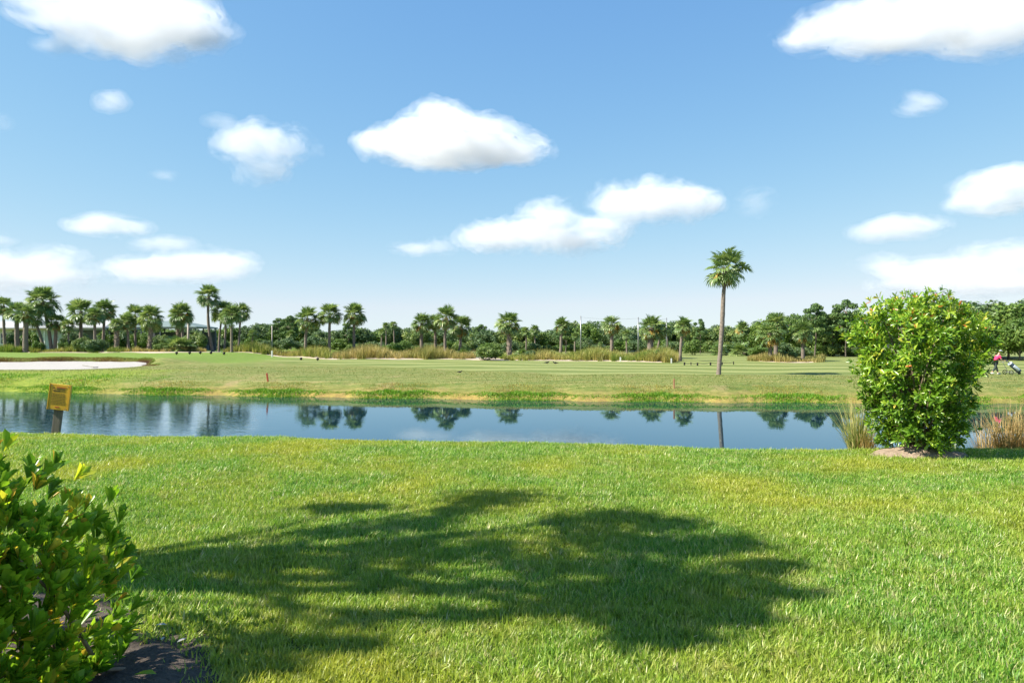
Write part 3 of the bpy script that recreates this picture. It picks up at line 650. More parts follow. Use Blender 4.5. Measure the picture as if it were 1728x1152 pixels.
for k, (px, top, D, w, lab) in enumerate([(490, 529, 142, 46, 'flat topped pine above the wood before the spaced palms'), (470, 533, 146, 44, 'smaller flat topped pine beside the flat topped one'), (441, 544, 150, 36, 'low pine over the wood near the net post'), (588, 541, 140, 38, 'sparse pine with bare tiers behind the last spaced palm'), (812, 544, 150, 34, 'thin pine top poking above the wood past the central clump'), (955, 539, 130, 44, 'rounded pine beside the first tall net pole'),
        (1182, 534, 122, 30, 'slim pine with round tuft beside the tall lone palm'), (1155, 533, 128, 32, 'pine rising behind the lone slender palm'), (1250, 544, 118, 34, 'small pine at the edge of the taller wood'), (1376, 506, 98, 66, 'spreading layered pine above the grassy island'), (1428, 499, 97, 62, 'tallest layered pine just before the round bush'), (1405, 524, 100, 70, 'low layered pine between the two high pines')]):
    tree('pine_tree', PIN[k % 4][0], PINT[k % 4], px, top, D, w, lab, 'pine tree', 'pines above the far wood', px)
# understorey shrubs along the foot of the wood
px = -60; k = 0
while px < 1460:
    D = R2.uniform(132, 142) if px < 1265 else R2.uniform(97, 103); X = PX(px, D); hgt_ = R2.uniform(13, 24) / F * D
    o_ = obj('shrub', (BRI + OAK)[R2.randrange(8)], None, (X, D, gz(X, D) - .2 * hgt_), (0, 0, R2.uniform(0, 6)), (hgt_ * R2.uniform(.8, 1.3), hgt_ * .9, hgt_ * 1.1))
    tag(o_, tlabel(px, 'low wood-edge shrub'), 'shrub', 'understorey shrubs along the far wood'); px += R2.uniform(15, 24); k += 1

# ------------------------------------------------------------------ grass beds
def bed(name, pxs, Dn, Df, nclump, h, mat, label, seed, nb=34):
    r_ = np.random.default_rng(seed); px = r_.uniform(pxs[0], pxs[1], nclump); t = r_.random(nclump)
    D = np.interp(px, *Dn) + 1.2 + (np.interp(px, *Df) - np.interp(px, *Dn) - 2) * t
    X = (px - 864) / F * D; hs = h * r_.uniform(.7, 1.15, nclump) * (.85 + .3 * np.sin(px * .06 + seed))
    c = np.repeat(np.arange(nclump), nb); n_ = len(c); a = r_.random(n_) * 6.283; rr = np.sqrt(r_.random(n_)) * .35
    bx, by = X[c] + rr * np.cos(a), D[c] + rr * np.sin(a)
    B = np.stack([bx, by, gh(bx, by) - .02], 1)
    V, Fc, q = blades(B, a + r_.normal(0, .5, n_), np.abs(r_.normal(.25, .28, n_)) + .05, hs[c] * r_.uniform(.65, 1.2, n_), .045 + .03 * r_.random(n_), 3, 1.0)
    cv = r_.random(nclump); var = np.clip(cv[c] * .6 + .4 * r_.random(n_), 0, 1)
    return tag(nobj(name, V, Fc, mat, var=np.repeat(var, q)), label, 'ornamental grass', kind='stuff')
DN = ([370, 480, 560, 860, 1000, 1148], [97, 93.5, 86.5, 82.5, 81, 74]); DF = ([370, 560, 860, 1148], [108, 104, 100, 92])
bed('ornamental_grass', (380, 556), DN, DF, 330, 1.35, M['bed_green'], 'mixed tan and green grasses around the four stemmed palm cluster', 1)
bed('ornamental_grass', (563, 800), DN, DF, 560, 1.55, M['bed_tan'], 'tall straw coloured grasses below the central palm clump', 2)
bed('ornamental_grass', (842, 925), DN, DF, 170, 1.1, M['bed_green'], 'low green grasses at the lone thick trunked palm', 3)
bed('ornamental_grass', (930, 1142), DN, DF, 480, 1.35, M['bed_green'], 'bright green reedy grasses around the palm between net poles', 4)
bed('ornamental_grass', (1266, 1388), ([1262, 1320, 1392], [79, 75.5, 77.5]), ([1262, 1392], [87, 87]), 330, .85, M['bed_tan'], 'reddish tan grasses covering the small palm island', 5)
bed('ornamental_grass', (50, 165), ([40, 190], [96, 94.5]), ([40, 380], [102, 106]), 230, 1.05, M['bed_green'], 'pale green grasses bordering the clubhouse palms', 6)
bed('ornamental_grass', (-30, 40), ([-30, 60], [97, 97]), ([-30, 60], [103, 103]), 90, 1.0, M['bed_green'], 'dark green grasses at the clubhouse window', 7)
bed('ornamental_grass', (225, 345), ([190, 260, 380], [95, 93, 97]), ([40, 380], [103, 106]), 190, .85, M['bed_tan'], 'sparse dry grasses on the sand before the pavilion', 8)
bed('ornamental_grass', (185, 215), ([185, 215], [97, 97]), ([185, 215], [104, 104]), 35, .8, M['bed_green'], 'few grass clumps beside the clubhouse corner', 9)
# dark mounded shrubs in the beds
for k, (px, D, hp, wp, cr, lab) in enumerate([(822, 83.5, 22, 54, OAK[1], 'dark green mounded shrub breaking the long grass bed'), (160, 94, 22, 42, OAK[2], 'dark spreading shrub at the end of the clubhouse grasses'), (65, 98, 20, 26, BRI[0], 'bright green shrub below the leaning palm'), (272, 96, 15, 30, BRI[1], 'small bright shrub before the pavilion'), (140, 97, 26, 30, OAK[3], 'tall dark shrub at the foot of the widest clubhouse palm'), (895, 86, 15, 30, OAK[0], 'low dark shrub next to the lone thick trunked palm'), (1104, 80, 18, 40, BRI[2], 'green shrub at the foot of the very thick trunked palm'), (1330, 80, 18, 34, OAK[1], 'dark shrub on the palm island'), (1280, 95, 20, 46, BRI[0], 'yellow green shrub behind the palm island'), (1168, 110, 26, 36, BRI[1], 'brownish shrub at the wood edge past the slender palm'), (108, 99, 18, 22, BRI[2], 'green shrub below the slender short palm'), (20, 112, 30, 36, OAK[0], 'dark shrub before the clubhouse window wall'), (52, 113, 34, 40, BRI[1], 'light green shrub between the two stout clubhouse palms'),
    (125, 113, 34, 40, OAK[4], 'dark shrub behind the widest clubhouse palm'), (186, 114, 34, 44, BRI[0], 'leafy shrub at the clubhouse end wall'), (212, 116, 36, 40, OAK[2], 'dark shrub between clubhouse and pavilion'), (236, 115, 30, 34, BRI[2], 'light shrub at the pavilion corner'), (270, 116, 26, 40, OAK[1], 'dark shrub in front of the middle of the pavilion'), (332, 116, 32, 44, OAK[3], 'dark shrub past the pavilion end post')]):
    X = PX(px, D); hh = hp / F * D; o_ = obj('shrub', cr, None, (X, D, gz(X, D) - .15 * hh), (0, 0, k), (wp / 2 / F * D, wp / 2.6 / F * D, hh * 1.15)); tag(o_, lab, 'shrub')
# palmettos: stemless fans
for px, D, s, lab in [(300, 97, 1.25, 'low fan palmetto beneath the rounded pavilion palm'), (318, 99, .8, 'smaller palmetto beside the pavilion post'), (785, 92, .8, 'palmetto half hidden behind the central palm clump'), (1248, 104, 1.0, 'palmetto thicket at the wood edge past the tall lone palm'), (1215, 106, .9, 'palmetto at the wood edge behind the tall lone palm'), (880, 95, .7, 'small palmetto in the bed past the lone thick trunked palm')]:
    X = PX(px, D); root = empty('palmetto', (X, D, gz(X, D))); obj('fronds', CROWNS[int(px) % 5], root, (0, 0, .5 * s), (0, 0, px), (s, s, s)); tag(root, lab, 'palmetto')

# ------------------------------------------------------------------ bank vegetation
def fringe(name, t0, t1, cnt, h, w, mat, label, seed, xr=(-48, 44), mask=None, lean=.5):
    r_ = np.random.default_rng(seed); X = r_.uniform(*xr, cnt); t = r_.uniform(t0, t1, cnt)
    g = .5 + .5 * np.sin(X * .55 + seed) * np.sin(X * .23 + 2) + .5 * np.sin(X * 1.9 + 3 * seed); g = g + .4 * np.sin(X * 5.3 + seed); k = g + r_.normal(0, .45, cnt) > mask; X, t = X[k], t[k]
    Y = waterline(X) + t + .2 * np.sin(X * 3); B = np.stack([X, Y, gh(X, Y) - .03], 1); n_ = len(X)
    V, Fc, q = blades(B, r_.random(n_) * 6.283, np.abs(r_.normal(lean, .3, n_)), h * r_.uniform(.5, 1.3, n_) * (.7 + .4 * np.sin(X * .8 + 1)), w * r_.uniform(.7, 1.3, n_), 2)
    return tag(nobj(name, V, Fc, mat, var=np.repeat(r_.random(n_), q)), label, 'bank plants', kind='stuff')
fringe('bank_weeds', -.35, .9, 80000, .18, .035, M['weed'], 'bright green weeds along the far waterline', 1, mask=-1.3)
fringe('bank_grass', .7, 2.6, 30000, .13, .03, M['bank_dry'], 'sere yellow brown grass above the waterline weeds', 2, mask=-1.2)
fringe('bank_weeds', .3, 6, 16000, .22, .035, M['weed'], 'lush yellow green weeds on the bank below the bunker', 3, xr=(-52, -25), mask=.2)
# longer grass of the rough between bank and fairway
r_ = np.random.default_rng(21); cnt = 45000; X = r_.uniform(-46, 40, cnt); Y = waterline(X) + 2 + r_.random(cnt) * (np.minimum(np.maximum(4 - X, 0) * .92 + 50.5, 66) - waterline(X) - 2)
k = bunker_r(X, Y) > 1.08; X, Y = X[k], Y[k]; cnt = len(X)
V, Fc, q = blades(np.stack([X, Y, gh(X, Y) - .02], 1), r_.random(cnt) * 6.283, np.abs(r_.normal(.6, .35, cnt)), .04 + .06 * r_.random(cnt), .03 + .025 * r_.random(cnt), 2)
tag(nobj('rough_grass', V, Fc, M['rough_blade'], var=np.repeat(r_.random(cnt), q)), 'patchy longer grass of the rough beyond the pond', 'grass', kind='stuff')
# brown grass lip behind the bunker
r_ = np.random.default_rng(12); cnt = 26000; X = r_.uniform(-63, -35.6, cnt)
Yb = BY + .09 * (X - BX) + BRY * np.sqrt(np.clip(1 - ((X - BX) / BRX) ** 2, 0, 1)); ang = np.arctan2(1e-3 + np.sqrt(np.clip(1 - ((X - BX) / BRX) ** 2, 0, 1)), (X - BX) / BRX); wobr = 1.03 - .10 * np.sin(3 * ang + .6) - .05 * np.sin(X * .7); Yb = BY + .09 * (X - BX) + BRY * wobr * np.sqrt(np.clip(1 - ((X - BX) / (BRX * wobr)) ** 2, 0, 1)); Y = Yb + r_.uniform(-.25, 1.0, cnt)
B = np.stack([X, Y, gh(X, Y) - .03], 1); hh = (.17 + .06 * np.sin(X * 1.1) + .16 * (np.abs(X + 38.5) < 1.6)) * r_.uniform(.6, 1.3, cnt)
V, Fc, q = blades(B, r_.random(cnt) * 6.283, np.abs(r_.normal(.5, .3, cnt)), hh, .03 + .02 * r_.random(cnt), 2)
tag(nobj('bunker_lip_grass', V, Fc, M['lip'], var=np.repeat(np.clip((Y - Yb + .1) / .95 + r_.normal(0, .18, cnt), 0, 1), q)), 'reddish brown grass lip along the back of the bunker', 'grass', kind='stuff')

# ------------------------------------------------------------------ clubhouse and pavilion
D = 122; z0 = gz(PX(100, D), D) - .1
cb = empty('clubhouse', (PX(60, D), D, z0)); Lx = lambda px: PX(px, D) - PX(60, D); Lz = lambda py: PZ(py, D) - z0
def wall(px0, px1, py0, mat, name='wall', y=0.0, py1=None, dep=.25):
    zt, zb = Lz(py0), (Lz(py1) if py1 else 0); return MB().box(((Lx(px0) + Lx(px1)) / 2, y, (zt + zb) / 2), (Lx(px1) - Lx(px0), dep, zt - zb)).build(name, mat, cb)
wall(-60, 21, 553, M['cream'], y=0); wall(21.1, 62, 553, M['dark_wall'], 'screen', y=.6); wall(62.1, 106, 553, M['paleblue'], y=0); wall(106.1, 182, 552, M['dark_wall'], 'screen', y=.6); wall(162, 172, 565, M['paleblue'], 'door', y=.4)
wall(-62, 185, 556, M['dark_wall'], 'back_wall', y=9)
for p in (62.5, 83, 105, 145, 181):
    wall(p - .9, p + .9, 553, M['white_paint'], 'column', y=-1.2, dep=.2)
for p0, p1 in ((-64, 60), (60.3, 107), (107.3, 188)):
    wall(p0, p1, 553, M['fascia'] if p0 < 100 else M['roof_grey'], 'fascia', y=-1.6, py1=557, dep=.18)
wfr = MB()
xw, zw = Lx(8), Lz(571)
for dx_ in (-.62, 0, .62): wfr.box((xw + dx_, -.16, zw), (.10, .10, 1.9))
for dz_ in (-.95, .0, .95): wfr.box((xw, -.17, zw + dz_), (1.34, .10, .10))
wo = MB().box((xw, -.14, zw), (1.3, .03, 1.8)).build('window', M['glass'], cb); wfr.build('window_frame', M['white_paint'], wo)
def roof(px0, px1, pye, pyr, mat, parent, y0=-1.9, y1=10, hip=3.0, rx=None):
    a_, b_, ze, zr = rx(px0), rx(px1), None, None
    return a_, b_
def gable(parent, x0, x1, y0, y1, ze, zr, mat, hip=0, th=.22):
    ym = (y0 + y1) / 2
    pts = [(x0, y0, ze), (x1, y0, ze), (x1, y1, ze), (x0, y1, ze), (x0 + hip, ym, zr), (x1 - hip, ym, zr)]
    pts += [(p[0], p[1], p[2] - th) for p in pts]
    f = [(0, 1, 5, 4), (2, 3, 4, 5), (1, 2, 5), (3, 0, 4), (0, 6, 7, 1), (1, 7, 8, 2), (2, 8, 9, 3), (3, 9, 6, 0), (6, 9, 8, 7)]
    return MB().poly(pts[:10], f).build('roof', mat, parent)
gable(cb, Lx(-66), Lx(60), -1.9, 10, Lz(553) + .02, Lz(541), M['roof_grey'], 2)
gable(cb, Lx(60.4), Lx(108), -1.9, 10, Lz(552.5), Lz(545), M['roof_grey'], 1)
gable(cb, Lx(108.4), Lx(188), -2.1, 10, Lz(552), Lz(540), M['roof_grey'], 2)
cup = MB().box((Lx(172), 4, Lz(545)), (1.5, 1.5, 1.6)).build('cupola', M['white_paint'], cb)
tag(cb, 'long low pale clubhouse with grey roof behind palms', 'building')
D = 126; z0 = gz(PX(290, D), D) - .1; pv = empty('pavilion', (PX(288, D), D, z0)); Lx = lambda px: PX(px, D) - PX(288, D); Lz = lambda py: PZ(py, D) - z0
gable(pv, Lx(228), Lx(344), -3, 6, Lz(551.5), Lz(541), M['roof_green'], 4.5)
for p in (230, 252, 283, 320, 341):
    for y in (-2.7, 5.6): MB().box((Lx(p), y, Lz(553) / 2), (.18, .18, Lz(553))).build('post', M['dark_wall'], pv)
MB().box((Lx(286), -2.75, Lz(553.3)), (Lx(342) - Lx(230), .14, .35)).build('beam', M['dark_wall'], pv)
MB().box((Lx(286), 5.9, Lz(560) / 2), (Lx(342) - Lx(230), .15, Lz(560))).build('back_wall', M['dark_wall'], pv)
for p in (240, 262, 300, 330): MB().box((Lx(p), 3.5, .55), (1.6, .5, 1.1)).build('counter', M['dark_wall'], pv)
tag(pv, 'open dark pavilion with shallow green hipped roof', 'pavilion')
for px, py, wpx, D, lab in [(1072, 583, 16, 150, 'far cottage roof glimpsed near the second net pole'), (846, 585, 14, 160, 'far cottage roof glimpsed beside the lone thick trunked palm')]:
    X = PX(px, D); z = gz(X, D); hs = empty('cottage', (X, D, z)); w = wpx / F * D; ze = PZ(py + 4, D) - z
    MB().box((0, 1.5, ze / 2), (w * .9, 3, ze)).build('wall', M['cream'], hs); gable(hs, -w / 2, w / 2, -.4, 3.4, ze, PZ(py - 3, D) - z, M['sand2'], .3); tag(hs, lab, 'house')

# ------------------------------------------------------------------ poles, stakes, small things on the course
def pole(px, py, D, r, label, mat=M['pole'], name='net_pole', group='tall net poles'):
    X = PX(px, D); z = gz(X, D); H = PZ(py, D) - z; root = empty(name, (X, D, z))
    MB().bar((0, 0, -.3), (0, 0, H), r, r * .75, 10).build('shaft', mat, root, smooth=True); MB().bar((0, 0, H), (0, 0, H + .12), r * .9, r * .3, 10).build('cap', M['grey_metal'], root)
    return tag(root, label, 'pole', group)
pole(980, 534, 112, .11, 'first tall net pole above the long grass bed', M['grey_metal']); pole(1077, 536, 110, .12, 'second tall net pole past the palm with orange skirt', M['grey_metal']); pole(1124.7, 537, 110, .10, 'third tall net pole behind the very thick trunked palm', M['grey_metal'])
pole(459, 551, 108, .10, 'slim post standing alone between palm cluster and spaced palms', group='posts'); pole(317.7, 542, 106, .20, 'stout bare pole beside the rounded pavilion palm', group='posts')
for (a_, b_, lab) in [((980, 535, 112), (1077, 537, 110), 'thin top cable between first and second net pole'), ((1077, 537, 110), (1124.7, 538, 110), 'thin top cable between second and third net pole')]:
    P0, P1 = [Vector((PX(q[0], q[2]), q[2], PZ(q[1], q[2]))) for q in (a_, b_)]
    cpts = [P0.lerp(P1, s) - Vector((0, 0, .25 * math.sin(s * 3.1416))) for s in np.linspace(0, 1, 9)]
    mb = MB(); [mb.bar(cpts[i], cpts[i + 1], .012, n=4) for i in range(8)]; tag(mb.build('net_cable', M['grey_metal']), lab, 'cable')
def stake(px, py0, py1, D, r, mat, label, tilt=0, name='stake', cat='stake'):
    X = PX(px, D); z = gz(X, D); H = PZ(py0, D) - z; root = empty(name, (X, D, z))
    MB().box((0, 0, H / 2 - .1), (r * 2, r * 2, H + .2)).build('shaft', mat, root, .006); MB().box((0, 0, H + .02), (r * 1.7, r * 1.7, .035)).build('top', mat, root, .006)
    root.rotation_euler = (0, tilt, 0); return tag(root, label, cat)
stake(452, 630, 648, 46.3, .05, M['stake_red'], 'red hazard stake leaning on the bank below the spaced palms', -.12)
stake(1137.5, 640, 657, 41.6, .045, M['stake_wood'], 'orange brown hazard stake upright on the bank near the tall palm')
stake(459, 592, 600, 92, .09, M['white_paint'], 'short white post at the edge of the tan and green grasses', name='marker_post', cat='post')
stake(1047, 603, 610, 78.5, .07, M['white_paint'], 'short white post before the bright green grasses', name='marker_post', cat='post')
stake(1133, 605, 613, 75.0, .06, M['white_paint'], 'short white post at the tip of the long bed', name='marker_post', cat='post')
for k, (px, D) in enumerate([(298, 84), (320, 85), (338, 86), (356, 86), (378, 86), (508, 84), (536, 82)]):
    X = PX(px, D); z = gz(X, D); root = empty('tee_marker', (X, D, z)); MB().sph((0, 0, .22), (.17, .17, .17)).build('ball', M['black'], root, smooth=True); MB().bar((0, 0, -.05), (0, 0, .1), .05).build('peg', M['black'], root)
    tag(root, ['black ball marker at the bunker end of the row', 'black ball marker second in the row from the bunker', 'black ball marker in the middle of the row of five', 'black ball marker second to last in the row of five', 'black ball marker ending the row of five', 'black ball marker nearer the net post, of two', 'black ball marker nearer the spaced palms, of two'][k], 'marker', 'black ball markers')
for k, (px, D, s) in enumerate([(923, 73, 1), (937, 72, -1), (776, 54, 1)]):
    X = PX(px, D); root = empty('bird', (X, D, gz(X, D)), 0 if s > 0 else 3.14); root.scale = (.6 if k == 2 else .85,) * 3
    mb = MB().sph((0, 0, .2), (.22, .10, .11)).sph((.24, 0, .33), (.07, .055, .06)).bar((.12, 0, .22), (.24, 0, .33), .06, .045).bar((-.15, 0, .2), (-.42, 0, .17), .07, .02).bar((.3, 0, .33), (.38, 0, .32), .02, .005)
    mb.build('body', M['black'], root, smooth=True)
    for sy in (-.05, .05): MB().bar((0, sy, .12), (.02, sy, -.01), .012, n=5).build('leg', M['black'], root)
    tag(root, ['dark bird standing on the fairway stripes, rear of two', 'dark bird on the fairway stripes, front of two', 'dark bird alone on the rough below the central palms'][k], 'bird')
# low rope fence by the tall palm
rp = [(1155, 70), (1166, 69.5), (1177, 68.5), (1199, 68.5), (1219, 69), (1238, 69.8)]
root = empty('rope_fence', (PX(1155, 70), 70, gz(PX(1155, 70), 70)))
tops = []
for k, (px, D) in enumerate(rp):
    X = PX(px, D); z = gz(X, D); p = Vector((X, D, z)) - root.location; MB().bar(p - Vector((0, 0, .1)), p + Vector((0, 0, .30)), .085 if k in (0, 2, 3) else .05, n=8).build('post', M['black'], root); tops.append(p + Vector((0, 0, .24)))
mb = MB()
for a_, b_ in zip(tops, tops[1:]):
    c_ = [a_.lerp(b_, s) - Vector((0, 0, .09 * math.sin(s * 3.1416))) for s in np.linspace(0, 1, 6)]; [mb.bar(c_[i], c_[i + 1], .02, n=5) for i in range(5)]
mb.build('rope', M['black'], root); tag(root, 'low black rope fence beside the foot of the tall lone palm', 'fence')
D = 61; X = PX(152, D); root = empty('bunker_rake', (X, D, gz(X, D) + .12))
MB().bar((-.75, .1, .25), (.45, 0, .06), .03).build('handle', M['pole'], root); MB().box((.5, 0, .06), (.10, .6, .06)).build('head', M['black'], root); tag(root, 'rake lying at the front edge of the bunker sand', 'rake')

# ------------------------------------------------------------------ sign
D = 12.6; X = PX(92, D); zb = float(lawn_h(X, D)); root = empty('warning_sign', (X, D, zb)); tlt = RAD(7)
zt = PZ(645, D) - zb
MB().box((0, 0, zt / 2 - .2), (.135, .07, zt + .2)).build('post', M['post_wood'], root, .008)
bz = zt - .26
bd = MB().box((.01, -.055, bz), (.335, .035, .47)).build('board', M['sign_yellow'], root, .006)
def mark(x, z, w, h, mat, nm='lettering'): MB().box((.01 + x, -.0755, bz + z), (w, .003, h)).build(nm, mat, bd)
R3 = random.Random(4)
tri = MB().poly([(-.115, -.0765, bz + .145), (-.075, -.0765, bz + .145), (-.095, -.0765, bz + .185)], [(0, 1, 2)]).build('warning_symbol', M['sign_ink'], bd)
mark(.025, .178, .17, .018, M['sign_red']); mark(.015, .148, .15, .016, M['sign_ink']); mark(-.05, .112, .13, .020, M['sign_ink']); mark(.065, .112, .07, .010, M['sign_ink'])
for k in range(8):
    x = -.13; z = .065 - k * .028
    while x < .12:
        w = R3.uniform(.02, .055)
        if x + w > .135: break
        mark(x + w / 2, z, w, .006, M['sign_ink']); x += w + .010
mark(-.01, -.185, .075, .022, M['sign_red'])
for sx_ in (-1, 1):
    for sz_ in (.205, -.205): MB().bar((.01 + .14 * sx_, -.083, bz + sz_), (.01 + .14 * sx_, -.07, bz + sz_), .007, n=8).build('screw', M['grey_metal'], bd)
MB().box((-.168, -.055, bz), (.014, .05, .475)).build('frame_edge', M['sign_yellow'], root); MB().box((.188, -.055, bz), (.014, .05, .475)).build('frame_edge', M['sign_yellow'], root)
root.rotation_euler = (0, tlt, RAD(6)); tag(root, 'tilted yellow warning sign on a grey wooden post by the pond', 'sign')

# ------------------------------------------------------------------ shrubs with leaves of their own
def leafy_shrub(name, base, tips, axes, per, Lr, Wr, spread, mat, label, stems, nparts=300, seed=0, cat='shrub', shade=None, odd=.045, shape=None):
    """rosettes of folded leaves at twig tips; the leaves that show largest are separate parts"""
    r_ = np.random.default_rng(seed); root = empty(name, base); b0 = np.array(base); nT = len(tips); c = np.repeat(np.arange(nT), per); n_ = len(c)
    ax = axes[c] / np.linalg.norm(axes[c], axis=1, keepdims=True); k = np.tile(np.arange(per), nT)
    e1 = np.cross(ax, r_.normal(size=(nT, 3))[c]); e1 /= np.linalg.norm(e1, axis=1, keepdims=True); e2 = np.cross(ax, e1)
    ph = k * 2.4 + r_.normal(0, .3, n_); th = spread * (.35 + .75 * (k + .5) / per) + r_.normal(0, .13, n_)
    rad = np.cos(ph)[:, None] * e1 + np.sin(ph)[:, None] * e2
    A = np.cos(th)[:, None] * ax + np.sin(th)[:, None] * rad; A[:, 2] -= .10 * r_.random(n_); Nn = np.cos(th)[:, None] * -rad + np.sin(th)[:, None] * ax
    L = r_.uniform(*Lr, n_) * (.7 + .4 * (k + 1) / per); W = L * r_.uniform(*Wr, n_)
    C = tips[c] - ax * (.35 * L * k / per)[:, None] - b0
    tv = np.clip(r_.normal(.42, .2, nT), 0, .85); var = np.clip(tv[c] + r_.normal(0, .13, n_), 0, .86); var = np.where(r_.random(n_) < odd, r_.uniform(.88, 1, n_), var)
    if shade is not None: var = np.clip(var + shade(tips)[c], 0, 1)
    shape = LEAF_P if shape is None else shape; V, Fc, (A, S, U) = leaves(C, A, Nn, L, W, shape)
    # choose the leaves that show: toward the eye, in the frame, facing it
    P = C + b0; tocam = np.array([0, 0, CZ]) - P; dist = np.linalg.norm(tocam, axis=1); f = np.abs((U * tocam).sum(1) / dist)
    cen = tips.mean(0); out = ((P - cen) * tocam).sum(1) / dist; inf_ = (np.abs(P[:, 0]) < .735 * P[:, 1]) & (P[:, 2] - CZ > -.49 * P[:, 1])
    score = np.where(inf_, 0, -9) + f * L * W / dist ** 2 * 3000 + 1.6 * out / (np.abs(out).max()) + .3 * r_.random(n_)
    pick = np.zeros(n_, bool); pick[np.argsort(-score)[:nparts]] = True
    rest = np.where(~pick)[0]; Fr = Fc.reshape(n_, 8, 3)[rest].reshape(-1, 3)
    used = np.zeros(len(V), bool); used[Fr.ravel()] = True; rem = np.cumsum(used) - 1
    fo = nobj('foliage', V[used], rem[Fr], mat, root, np.repeat(var[rest], 8), smooth=False); fo['kind'] = 'stuff'
    bins = [npmesh('leaf', shape, LEAF_F, mat, np.full(8, v)) for v in np.linspace(0, 1, 14)]
    for i in np.where(pick)[0]:
        o_ = bpy.data.objects.new('leaf', bins[int(round(var[i] * 13))]); COL.objects.link(o_); o_.parent = root
        o_.matrix_local = Matrix.Translation(Vector(C[i])) @ Matrix([list(A[i]), list(S[i]), list(U[i])]).transposed().to_4x4() @ Matrix.Diagonal((L[i], W[i], L[i], 1))
    for j, (path, r0, r1) in enumerate(stems):
        v, f = tube(np.array(path) - b0, np.linspace(r0, r1, len(path)), 7, .06, j); nobj('stem', v, f, M['twig'], root, smooth=True)
    return tag(root, label, cat)
def stems_to(base, tips, cnt, r0, r1, seed, spread=.1):
    r_ = np.random.default_rng(seed); out = []
    for i in r_.choice(len(tips), cnt, replace=False):
        b_ = np.array(base) + np.array([r_.normal(0, spread), r_.normal(0, spread), -.05]); s = np.linspace(0, 1, 7)[:, None]; e = tips[i]
        out.append((b_ + (e - b_) * s + np.array([0, 0, .12]) * np.sin(s * 3.14) * np.linalg.norm(e - b_) * .5, r0, r1))
    return out
# hedge shrub at the lower left
r_ = np.random.default_rng(31); nT = 780; d = unit(nT); d[:, 2] = np.where(r_.random(nT) < .5, np.abs(d[:, 2]), d[:, 2]); d[:, 1] = np.where(r_.random(nT) < .6, -np.abs(d[:, 1]), d[:, 1]); d[:, 0] = np.where(r_.random(nT) < .6, np.abs(d[:, 0]), d[:, 0])
d /= np.linalg.norm(d, axis=1, keepdims=True)
sup = d / (np.abs(d) ** 2.1).sum(1, keepdims=True) ** (1 / 2.1)
cen = np.array([-2.57, 3.05, 2.28]); rr = np.array([.66, .86, .78])
lump = 1 + .05 * np.sin(d[:, 0] * 7 + 1) * np.sin(d[:, 1] * 6) + .04 * np.sin(d[:, 2] * 11 + d[:, 0] * 5)
dep = 1 - .45 * r_.random(nT) ** 2.2
flare = np.stack([1.03 - .13 * sup[:, 2], 1.03 - .08 * sup[:, 2], 1 + 0 * sup[:, 2]], 1)
nE = 460; ex = np.stack([np.full(nE, 1.0), r_.uniform(-1, .5, nE), r_.uniform(-1, .75, nE)], 1); q = r_.random(nE) < .4; ex[q] = np.stack([r_.uniform(-.3, 1, q.sum()), np.full(q.sum(), -1.0), r_.uniform(-1, .6, q.sum())], 1)
ex /= (np.abs(ex) ** 2.1).sum(1, keepdims=True) ** (1 / 2.1); sup = np.concatenate([sup, ex]); d = np.concatenate([d, ex / np.linalg.norm(ex, axis=1, keepdims=True)]); nT += nE
flare = np.concatenate([flare, np.stack([1.03 - .13 * ex[:, 2], 1.03 - .08 * ex[:, 2], 1 + 0 * ex[:, 2]], 1)]); lump = np.concatenate([lump, r_.normal(.98, .04, nE)]); dep = np.concatenate([dep, 1 - .22 * r_.random(nE) ** 2])
tips = cen + sup * rr * flare * (lump * dep)[:, None]; tips[:, 2] = 2.0 + (tips[:, 2] - 2.0) * (1.0 - .04 * sst(tips[:, 0], -2.7, -1.8)); tips[:, 2] = np.maximum(tips[:, 2], 1.98)
kp = (tips[:, 0] > -2.45) | (r_.random(nT) < .30); tips, d, nT = tips[kp], d[kp], int(kp.sum())      # thinned away from the lawn so sun gets through to the visible leaves
axes = d * np.array([.75, .75, .4]) + np.array([0, 0, 1.25]) + .28 * r_.normal(size=(nT, 3))
leafy_shrub('hedge_shrub', (-2.5, 3.05, LZ), tips, axes, 8, (.068, .118), (.29, .40), .50, M['hedge'], 'glossy green hedge shrub with some yellowing leaves in the lower left corner', stems_to((-2.5, 3.05, LZ), tips, 70, .012, .004, 3, .25), seed=32, shape=LEAF_B, odd=.085)
# round bush on the mound
r_ = np.random.default_rng(41); nT = 2700; D = 9.6; bxp = PX(1548, D)
nC = 105; zc_ = .05 + .93 * (np.arange(nC) + .5) / nC; azc = np.arange(nC) * 2.39996 + r_.normal(0, .35, nC)      # sprays of twigs with hollows between
prof = np.interp(zc_, [0, .06, .2, .4, .55, .72, .86, .95, 1], [.30, .46, .63, .74, .84, .93, .82, .50, .10]) * r_.normal(.94, .06, nC)
k = r_.integers(0, nC, nT); inner = r_.random(nT) < .22; f_ = np.where(inner, r_.uniform(.25, .8, nT), 1.0)
Hb = 2.12; cc = np.stack([.86 * prof * np.cos(azc), .80 * prof * np.sin(azc), Hb * zc_], 1)
off = r_.normal(size=(nT, 3)) * np.array([.085, .085, .075]); pt = cc[k] * np.stack([f_, f_, 1 + 0 * f_], 1) + off
zf = np.clip(pt[:, 2] / Hb, 0.02, 1.1); tips = pt + np.array([bxp + .0, D, LZ + .08]); tips[:, 2] = np.maximum(tips[:, 2], LZ + .10)
az = np.arctan2(pt[:, 1], pt[:, 0])
axes = np.stack([np.cos(az), np.sin(az), .15 + .75 * zf], 1) + .45 * r_.normal(size=(nT, 3)); axes[:, 2] -= .25 * (zf < .4)
